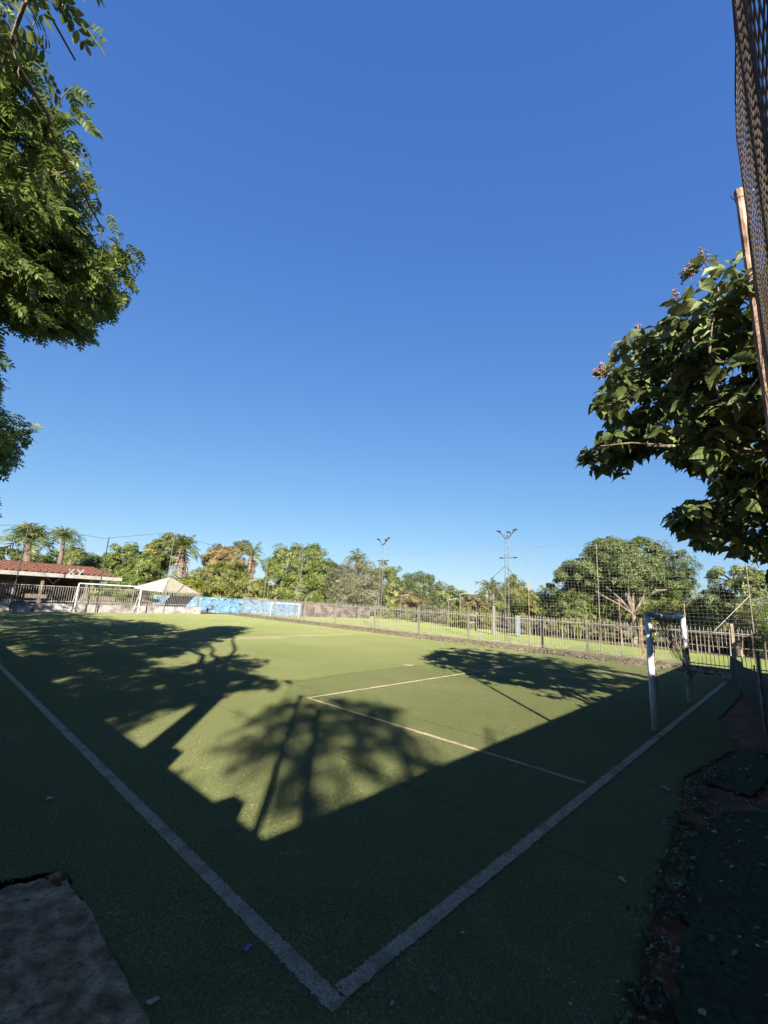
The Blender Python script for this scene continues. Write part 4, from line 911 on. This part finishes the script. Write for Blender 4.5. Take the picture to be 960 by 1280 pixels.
def bigleaf_template():
    """broad pointed leaf 0.2 m long, folded along the midrib and drooping at the tip"""
    n = 5; V = []; F = []
    ws = [.012, .046, .062, .050, .026, .0]; L = .20
    for i in range(n + 1):
        t = i / n; y = L * t; z = .015 * math.sin(math.pi * t) - .05 * t * t; wv = ws[i]
        V += [(-wv, y, z + .012 * (wv > .01) + .006 * (-1) ** i), (0, y + .002, z - .004), (wv, y, z + .012 * (wv > .01) - .006 * (-1) ** i)]
    for i in range(n):
        a = i * 3; F += [(a, a + 1, a + 4, a + 3), (a + 1, a + 2, a + 5, a + 4)]
    return np.array(V), np.array(F)

def frames(fwd, upv):
    """rotation with local +Y along fwd, +Z near upv"""
    y = fwd / (np.linalg.norm(fwd, axis=1)[:, None] + 1e-9); x = np.cross(y, upv); x /= np.linalg.norm(x, axis=1)[:, None] + 1e-9; z = np.cross(x, y); return np.stack([x, y, z], 2)
def leaf_parts(root, name, me, R, S, P, limit, label=None):
    L = np.array(root.location)
    for i in range(min(limit, len(P))):
        o = bpy.data.objects.new(name, me); COL.objects.link(o); o.parent = root
        M4 = Matrix.Identity(4)
        for a in range(3):
            for b in range(3): M4[a][b] = float(R[i, a, b] * S[i])
            M4[a][3] = float(P[i, a] - L[a])
        o.matrix_local = M4
def sample(lobes, n, r, shell=.35):
    vol = np.array([l[3] * l[4] * l[5] * (l[6] if len(l) > 6 else 1) for l in lobes]); pk = r.choice(len(lobes), n, p=vol / vol.sum()); Lb = np.array([l[:6] for l in lobes])[pk]
    d = r.standard_normal((n, 3)); d /= np.linalg.norm(d, axis=1)[:, None]; return Lb[:, :3] + d * Lb[:, 3:] * (r.uniform(shell ** 3, 1, n) ** (1 / 3))[:, None], d

def gaps(P, sc, th, seed):
    """True where foliage is kept: soft 3-D pattern that opens holes between the boughs"""
    r = np.random.default_rng(seed + 500); v = np.zeros(len(P))
    for k in range(14):
        d = r.standard_normal(3) * [1, 1, 1.5]; d /= np.linalg.norm(d); v += np.sin(P @ d * (2 * np.pi / (sc * r.uniform(.6, 1.7))) + r.uniform(0, 6.28))
    return v / math.sqrt(7) > th
def dapple(P, sc, th, seed):
    """True where the boughs leave no slot for the sun: the slots run along the sun's direction"""
    s_ = P[:, 2] / TE; u = P[:, 0] + SD[0] * s_; v_ = P[:, 1] + SD[1] * s_; r = np.random.default_rng(seed + 900); o = np.zeros(len(P))
    for k in range(22):
        a = r.uniform(0, 6.28); f_ = 2 * np.pi / (sc * math.exp(r.uniform(-.8, .9))); o += np.sin((u * math.cos(a) + v_ * math.sin(a)) * f_ + r.uniform(0, 6.28) + .6 * np.sin(v_ * 1.7 + k))
    return o / math.sqrt(11) > th
def fore_tree(name, label, base, fork, lobes, tpl, vmasks, smasks, n_twig, per, twig_r, leafm, size, trunk_r, bark, seed, mode, group, limbs=(), gap=(.9, -.1), dap=None):
    r = np.random.default_rng(seed); r_ = empty(name, base); props(r_, label, 'tree', group)
    TW = np.zeros((0, 3))
    for _ in range(60):
        C, d = sample(lobes, n_twig * 2, r); ok = view_ok(C, vmasks, 7) & shade_ok(C, smasks, .1) & gaps(C, gap[0], gap[1], seed) & (np.linalg.norm(C - CAM, axis=1) > 2.6); TW = np.concatenate([TW, C[ok]])
        if len(TW) >= n_twig: break
    TW = TW[:n_twig]; cen = np.average(np.array([l[:3] for l in lobes]), axis=0, weights=[l[3] * l[4] * l[5] for l in lobes])
    out = TW - cen; out[:, 2] *= .4; out /= np.linalg.norm(out, axis=1)[:, None] + 1e-9
    k = per; a = (np.arange(k) * 2.4)[None] + r.uniform(0, 6.28, (len(TW), 1)); ca, sa_ = np.cos(a), np.sin(a)
    if mode == 'spray':
        off = r.standard_normal((len(TW), k, 3)) * twig_r * [1, 1, .5]; P = TW[:, None] + off
        fwd = np.stack([ca, sa_, -.10 + 0 * ca], 2) * .9 + out[:, None] * .6 + r.standard_normal((len(TW), k, 3)) * .35 + [0, 0, -.15]
    else:
        off = r.standard_normal((len(TW), k, 3)) * twig_r * .35; P = TW[:, None] + off
        fwd = np.stack([ca, sa_, -.42 + 0 * ca], 2) + out[:, None] * .5 + r.standard_normal((len(TW), k, 3)) * .25
        P = P + fwd * .03
    P = P.reshape(-1, 3); fwd = fwd.reshape(-1, 3)
    upv = np.array([0, 0, 1.]) + r.standard_normal(P.shape) * (.75 if mode == 'spray' else .55); S = size * r.uniform(.65, 1.2, len(P)) * (np.clip(np.linalg.norm(P - CAM, axis=1) / 5.5, .5, 1) if mode == 'spray' else 1)
    tip = P + fwd / np.linalg.norm(fwd, axis=1)[:, None] * (S * (.36 if mode == 'spray' else .17))[:, None]
    ok = view_ok(P, vmasks, 4) & view_ok((P + tip) / 2, vmasks, 4) & shade_ok((P + tip) / 2, smasks) & (np.linalg.norm(P - CAM, axis=1) > 2.5)
    if dap: ok &= dapple(P, dap[0], dap[1], 1 if smasks and smasks[0] is SLm else seed) | (r.random(len(P)) < .05)
    cnt = ok.reshape(-1, k).sum(1); ok &= np.repeat(cnt >= max(2, k // 3), k); P, fwd, upv, S = P[ok], fwd[ok], upv[ok], S[ok]
    R = frames(fwd, upv); vis = visible(P); dist = np.linalg.norm(P - CAM, axis=1); order = np.argsort(np.where(vis, dist, 1e3 + dist)); P, R, S, vis = P[order], R[order], S[order], vis[order]
    nm = 'leaf_spray' if mode == 'spray' else 'leaf'; lim = 300 if vis.sum() > 150 else 0
    if lim:
        me = np_mesh(nm, tpl[0], tpl[1]); me.materials.append(leafm); leaf_parts(r_, nm, me, R, S, P, lim)
    V, F = stamp(tpl[0], tpl[1], R[lim:], S[lim:], P[lim:]); o = part_np('foliage', V, F, leafm, r_); o['kind'] = 'stuff'
    print(name, 'twigs', len(TW), 'leaves', len(P), 'visible', int(vis.sum()))
    # wood
    mb = MB(); limb(mb, np.array(base) - [0, 0, .1], fork, trunk_r * 1.15, trunk_r * .85, seed, 6, .012, 0); part('trunk', mb, M[bark], r_, smooth=True)
    mb = MB(); hubs = []
    for i, (h0, h1, ra) in enumerate(limbs): hubs += limb(mb, h0, h1, ra, ra * .35, seed + i, 8, .03, .06)[1:]
    if not hubs:
        for i, l in enumerate(lobes): hubs += limb(mb, fork, l[:3], trunk_r * .6, trunk_r * .2, seed + i, 6, .04, .05)[1:]
    part('branches', mb, M[bark], r_, smooth=True)
    Hb = [tuple(h) for h in hubs]; mb = MB(); c = 0; Ts = TW[::max(1, len(TW) // 900)]
    dm = np.array([np.linalg.norm(np.array(Hb) - t, axis=1).min() for t in Ts])
    for i in np.argsort(dm):
        t = Ts[i]; dd = np.linalg.norm(np.array(Hb) - t, axis=1); j = int(np.argmin(dd)); h_ = np.array(Hb[j]); mid = (h_ + t) / 2
        if dd[j] > 1.6 or not (view_ok(np.array([mid, t]), vmasks).all() and shade_ok(np.array([mid]), smasks).all()): continue
        limb(mb, h_, t, min(.014, .005 + .006 * dm[i]), .003, seed + c, 3, .05, .03); Hb.append(tuple(t)); c += 1
    part('twigs', mb, M[bark], r_, smooth=True)
    return TW, r_

fore = 'overhanging trees round the near corner'
f1 = (-3.62, -1.15, 4.2)
fore_tree('fine_leaved_tree', 'large fine leaved tree hanging into the upper left of the picture', (-3.6, -1.2, 0), f1,
          [(-.8, 5.9, 5.8, 1.6, 1.8, 1.9, 3.4), (-1.0, 5.4, 7.4, 1.9, 1.9, 2.0, 3.2), (-3.0, 2.2, 5.4, 2.4, 2.6, 1.1, 1.0), (-5.2, 2.4, 5.8, 2.6, 2.8, 1.5, .8), (-6.6, -.8, 6.0, 2.6, 3.0, 1.6, .8), (-6.2, -3.4, 5.3, 2.2, 2.0, 1.3, 1.0), (-1.25, 1.5, 5.1, .9, 1.0, .6, 4.0), (-.7, 6.6, 4.8, 1.1, 1.5, 1.2, 2.0)],
          spray_template(1), [VL], [SLm], 3600, 9, .15, M['left_leaf'], .85, .19, 'bark', 101, 'spray', fore,
          limbs=[(f1, (-3.0, 4.6, 5.4), .11), ((-3.0, 4.6, 5.4), (-.5, 6.6, 5.6), .035), (f1, (-2.6, 3.4, 7.4), .09), ((-2.6, 3.4, 7.4), (-.6, 5.4, 7.0), .035), (f1, (-4.6, 1.2, 7.2), .10), (f1, (-6.6, -.6, 6.2), .08), ((-3.6, -.6, 4.3), (-1.5, 1.6, 5.3), .02)], gap=(.55, .16), dap=(.5, -.16))
fore_tree('fine_leaved_tree', 'second fine leaved tree showing only a branch tip at the left edge', (-5.4, 8.6, 0), (-5.3, 8.8, 3.2),
          [(-2.8, 13.0, 5.0, 2.4, 3.0, 1.6), (-4.8, 8.4, 5.4, 2.8, 3.2, 1.8), (-1.2, 12.6, 4.7, 1.3, 2.0, 1.3, 2.0), (-4.0, 16.4, 5.0, 2.4, 3.0, 1.8), (-3.0, 9.6, 5.6, 2.2, 2.4, 1.4)],
          spray_template(2), [VL, VL2, VL3], [SLm], 2200, 7, .20, M['left_leaf'], 1.0, .17, 'bark', 102, 'spray', fore, gap=(.8, .0), dap=(.5, -.22))
fore_tree('fine_leaved_tree', 'third fine leaved tree beyond the left wall near the far end', (-5.2, 20.6, 0), (-5.1, 20.5, 3.0),
          [(-3.8, 20.5, 4.8, 2.2, 3.0, 1.5), (-5.2, 23.0, 5.0, 2.2, 2.6, 1.6), (-4.0, 24.8, 4.6, 2.4, 2.4, 1.4), (-2.4, 25.0, 4.5, 1.7, 2.6, 1.3), (-1.8, 22.0, 4.7, 1.3, 2.0, 1.2)],
          spray_template(4), [VL], [SLm], 900, 7, .22, M['left_leaf'], 1.0, .16, 'bark', 105, 'spray', fore, gap=(.8, -.1), dap=(.6, -.35))
fore_tree('shade_tree', 'sparse tree behind the block walls whose shade dapples the pitch corner', (-8.6, -11.0, 0), (-8.5, -10.8, 5.5),
          [(-7.6, -10.0, 8.3, 2.2, 2.2, 1.5), (-9.6, -9.6, 8.4, 1.9, 2.0, 1.4), (-6.2, -10.6, 7.6, 1.6, 1.6, 1.2)],
          spray_template(3), [], [STm, STb], 185, 4, .34, M['left_leaf'], 1.0, .14, 'bark', 103, 'spray', fore)
TW, RT_ = fore_tree('broad_leaved_tree', 'broad leaved tree overhanging the pitch at the right edge', (5.6, -4.0, 0), (5.5, -3.7, 2.7),
          [(4.3, -.9, 4.2, 1.5, 1.5, 1.4, 2.4), (5.0, -2.2, 4.6, 2.3, 1.9, 1.7, 1.0), (4.2, -.2, 3.5, 1.3, 1.2, .8, 2.4), (6.1, -1.2, 3.1, 1.7, 1.0, .85, 3.0), (6.2, -2.0, 4.0, 1.8, 2.0, 1.8, .6), (4.2, -3.5, 4.5, 1.5, 1.3, 1.1, .8), (4.8, -2.7, 3.0, 1.3, .9, .8, .9), (6.0, -4.0, 4.3, 2.2, 1.7, 1.5, .8)],
          bigleaf_template(), [VR], [SRm], 2600, 7, .12, M['big_leaf'], .95, .15, 'bark', 104, 'leaf', fore,
          limbs=[((5.5, -3.7, 2.7), (4.2, -.6, 3.8), .08), ((5.5, -3.7, 2.7), (4.6, -1.4, 5.2), .08), ((5.5, -3.7, 2.7), (5.2, -.8, 2.9), .05), ((5.5, -3.7, 2.7), (6.4, -2.2, 4.6), .07), ((4.9, -2.2, 3.4), (3.4, -.3, 3.6), .018)], gap=(.7, -.4), dap=(.6, -.45))
# dried flower heads along the top of that crown
q = proj(TW); 
for (px, py) in ((880, 322), (864, 338), (798, 414), (768, 446), (752, 462), (845, 368)):
    i = int(np.argmin(np.hypot(q[:, 0] - px, q[:, 1] - py) + 1000 * (q[:, 2] < 0))); D = q[i, 2]
    P = Vector(tuple(CAM + ray(px, py + 14) * D)); r = random.Random(px); mb = MB(); top = P + Vector((0, 0, .22)); mb.tube([P, top], .004, 4)
    for k in range(46):
        t = r.uniform(.2, 1); s = P.lerp(top, t); e = s + Vector((r.gauss(0, .05), r.gauss(0, .05), r.uniform(0, .05))) * (1.3 - t); mb.tube([s, e], .0022, 3); mb.box(e, (.010, .010, .012), r.uniform(0, 3))
    part('flower_head', mb, M['flower'], RT_)

# ------------------------------------------------------------------ small things lying about
def litter(name, label, px, py, kind, size, m, seed, group='scraps and fallen leaves lying on the turf', cat='litter'):
    P = gnd(px, py); r = random.Random(seed); r_ = []; mb = MB(); n = 7; a0 = r.uniform(0, 6)
    if kind == 'leaf':
        vs = []
        for i in range(n + 1):
            t = i / n; wv = size * .28 * math.sin(math.pi * min(1, t * .95 + .03)); z = .012 + size * .22 * abs(math.sin(t * 3 + seed)); vs += [(size * (t - .5), -wv, z + wv * .5), (size * (t - .5), 0, z - .002), (size * (t - .5), wv, z + wv * .4)]
        c, s = math.cos(a0), math.sin(a0); vs = [(P[0] + x * c - y * s, P[1] + x * s + y * c, z) for x, y, z in vs]
        mb.add(vs, [(i * 3, i * 3 + 3, i * 3 + 4, i * 3 + 1) for i in range(n)] + [(i * 3 + 1, i * 3 + 4, i * 3 + 5, i * 3 + 2) for i in range(n)])
    elif kind == 'twig':
        pts = [Vector((P[0], P[1], .012))]; a = a0
        for i in range(7): a += r.gauss(0, .6); pts.append(pts[-1] + Vector((math.cos(a), math.sin(a), 0)) * size / 7 + Vector((0, 0, r.uniform(-.002, .004))))
        mb.tube(pts, .0028, 5); mb.tube([pts[3], pts[3] + Vector((size * .2, -size * .1, .01))], .002, 4)
    else:
        vs = []
        for i in range(5):
            for j in range(4): vs.append((P[0] + size * (i / 4 - .5) + r.gauss(0, size * .05), P[1] + size * .6 * (j / 3 - .5) + r.gauss(0, size * .05), .010 + abs(r.gauss(0, size * .16))))
        mb.add(vs, [(i * 4 + j, i * 4 + 4 + j, i * 4 + 5 + j, i * 4 + 1 + j) for i in range(4) for j in range(3)])
    o = mb.build(name, m); props(o, label, cat, group); return o
litter('wrapper', 'crumpled blue wrapper beside the left white line near the corner', 309, 1188, 'scrap', .045, M['litter_blue'], 1)
litter('fallen_leaf', 'pale dry leaf at the bottom left beside the concrete slab', 190, 1259, 'leaf', .06, M['litter'], 2)
litter('fallen_leaf', 'curled pale leaf just outside the goal line in the right foreground', 777, 1104, 'leaf', .06, M['litter'], 3)
litter('fallen_twig', 'pale forked twig on the turf below the goal line', 712, 1031, 'twig', .20, M['litter'], 4, cat='twig')
litter('fallen_leaf', 'long pale leaf near the ragged turf edge', 832, 990, 'leaf', .12, M['litter'], 5)
litter('fallen_leaf', 'light leaf on the bare red soil at the right', 906, 942, 'leaf', .08, M['litter'], 6)
litter('paper_scrap', 'small white scrap right of the line corner', 578, 1171, 'leaf', .035, M['litter'], 7)
litter('fallen_leaf', 'bent brown leaf near the bottom, right of the line corner', 540, 1242, 'leaf', .05, M['dry'], 8)
litter('paper_scrap', 'tiny white scrap at the bottom right of the line corner', 490, 1258, 'scrap', .022, M['litter'], 9)
litter('paper_scrap', 'pale scrap on the turf remnant at the right', 893, 1042, 'scrap', .05, M['litter'], 10)
litter('fallen_leaf', 'pale leaf lying across soil at the bottom right corner', 878, 1272, 'leaf', .05, M['litter'], 11)
litter('fallen_twig', 'thin twig on the dark old turf at the left edge', 15, 930, 'twig', .30, M['litter'], 12, cat='twig')
litter('paper_scrap', 'white scrap on the old turf strip at the left', 62, 1000, 'scrap', .05, M['litter'], 13)
litter('fallen_leaf', 'pale leaf lying on the soil below the shade screen', 925, 905, 'leaf', .08, M['litter'], 14)

# weeds and leaf litter along the ragged turf edge
def weeds():
    r = np.random.default_rng(33); edge = np.array([(.2, -1.12), (1.0, -1.0), (2.0, -.9), (2.6, -.85), (3.4, -.85), (4.4, -.78), (5.2, -.9)]); P = []
    for k in range(95):
        i = r.integers(0, len(edge) - 1); t = r.random(); c = edge[i] * (1 - t) + edge[i + 1] * t + r.normal(0, .05, 2); m_ = r.integers(10, 30); P.append(np.stack([c[0] + r.normal(0, .035, m_), c[1] + r.normal(0, .035, m_), r.uniform(.0, .045, m_)], 1))
    P = np.concatenate(P); nr = r.standard_normal(P.shape) * .7 + [0, 0, .8]; V, F = stamp(*LEAFQ, rot_from(nr, r.uniform(0, 6.28, len(P))), r.uniform(.015, .045, len(P)), P)
    o = link_mesh('weeds', np_mesh('weeds', V, F), leaf_mat('weed_leaf', (.03, .05, .02), (.09, .12, .05), (.22, .22, .14), nscale=4)); props(o, 'small weeds growing along the ragged turf edge at the right', 'weeds', kind='stuff')
    n = 260; P = np.stack([r.uniform(-.5, 8, n), r.uniform(-1.7, -.95, n), r.uniform(-.01, .012, n)], 1); nr = r.standard_normal(P.shape) * .35 + [0, 0, 1]; V, F = stamp(*LEAFQ, rot_from(nr, r.uniform(0, 6.28, n)), r.uniform(.02, .07, n), P)
    o = link_mesh('leaf_litter', np_mesh('leaf_litter', V, F), leaf_mat('litter_leaf', (.06, .04, .025), (.16, .11, .07), (.35, .30, .22), nscale=4)); props(o, 'dry leaf litter strewn on the soil behind the goal line', 'leaf litter', kind='stuff')
    # small fallen leaves over the lit part of the pitch
    n = 240; P = np.stack([r.uniform(1, 13, n), r.uniform(.3, 9, n), r.uniform(.006, .012, n)], 1); nr = r.standard_normal(P.shape) * .35 + [0, 0, 1]; V, F = stamp(*LEAFQ, rot_from(nr, r.uniform(0, 6.28, n)), r.uniform(.012, .045, n), P)
    o = link_mesh('pitch_leaves', np_mesh('pitch_leaves', V, F), leaf_mat('dry_leaf_bits', (.10, .07, .03), (.22, .18, .09), (.5, .46, .36), nscale=4)); props(o, 'tiny dry leaves sprinkled over the pitch in front of the goal', 'leaf litter', kind='stuff')
    # grass tufts along the foot of the bar fence and the low wall
    n = 5200; y = r.uniform(-2, 31, n); x = FX + r.normal(0, .16, n); h = r.uniform(.05, .20, n); a = r.uniform(0, 6.28, n); w_ = .012
    V = np.empty((n, 3, 3)); V[:, 0] = np.stack([x - w_ * np.cos(a), y - w_ * np.sin(a), 0 * x], 1); V[:, 1] = np.stack([x + w_ * np.cos(a), y + w_ * np.sin(a), 0 * x], 1); V[:, 2] = np.stack([x + r.normal(0, .05, n), y + r.normal(0, .05, n), h], 1); W = V.reshape(-1, 3)
    o = link_mesh('grass_tufts', np_mesh('grass_tufts', W, np.arange(len(W)).reshape(-1, 3)), leaf_mat('tuft_blade', (.07, .08, .02), (.17, .18, .05), (.32, .28, .12), nscale=2)); props(o, 'rough grass tufts along the foot of the bar fence', 'grass', kind='stuff')
weeds()
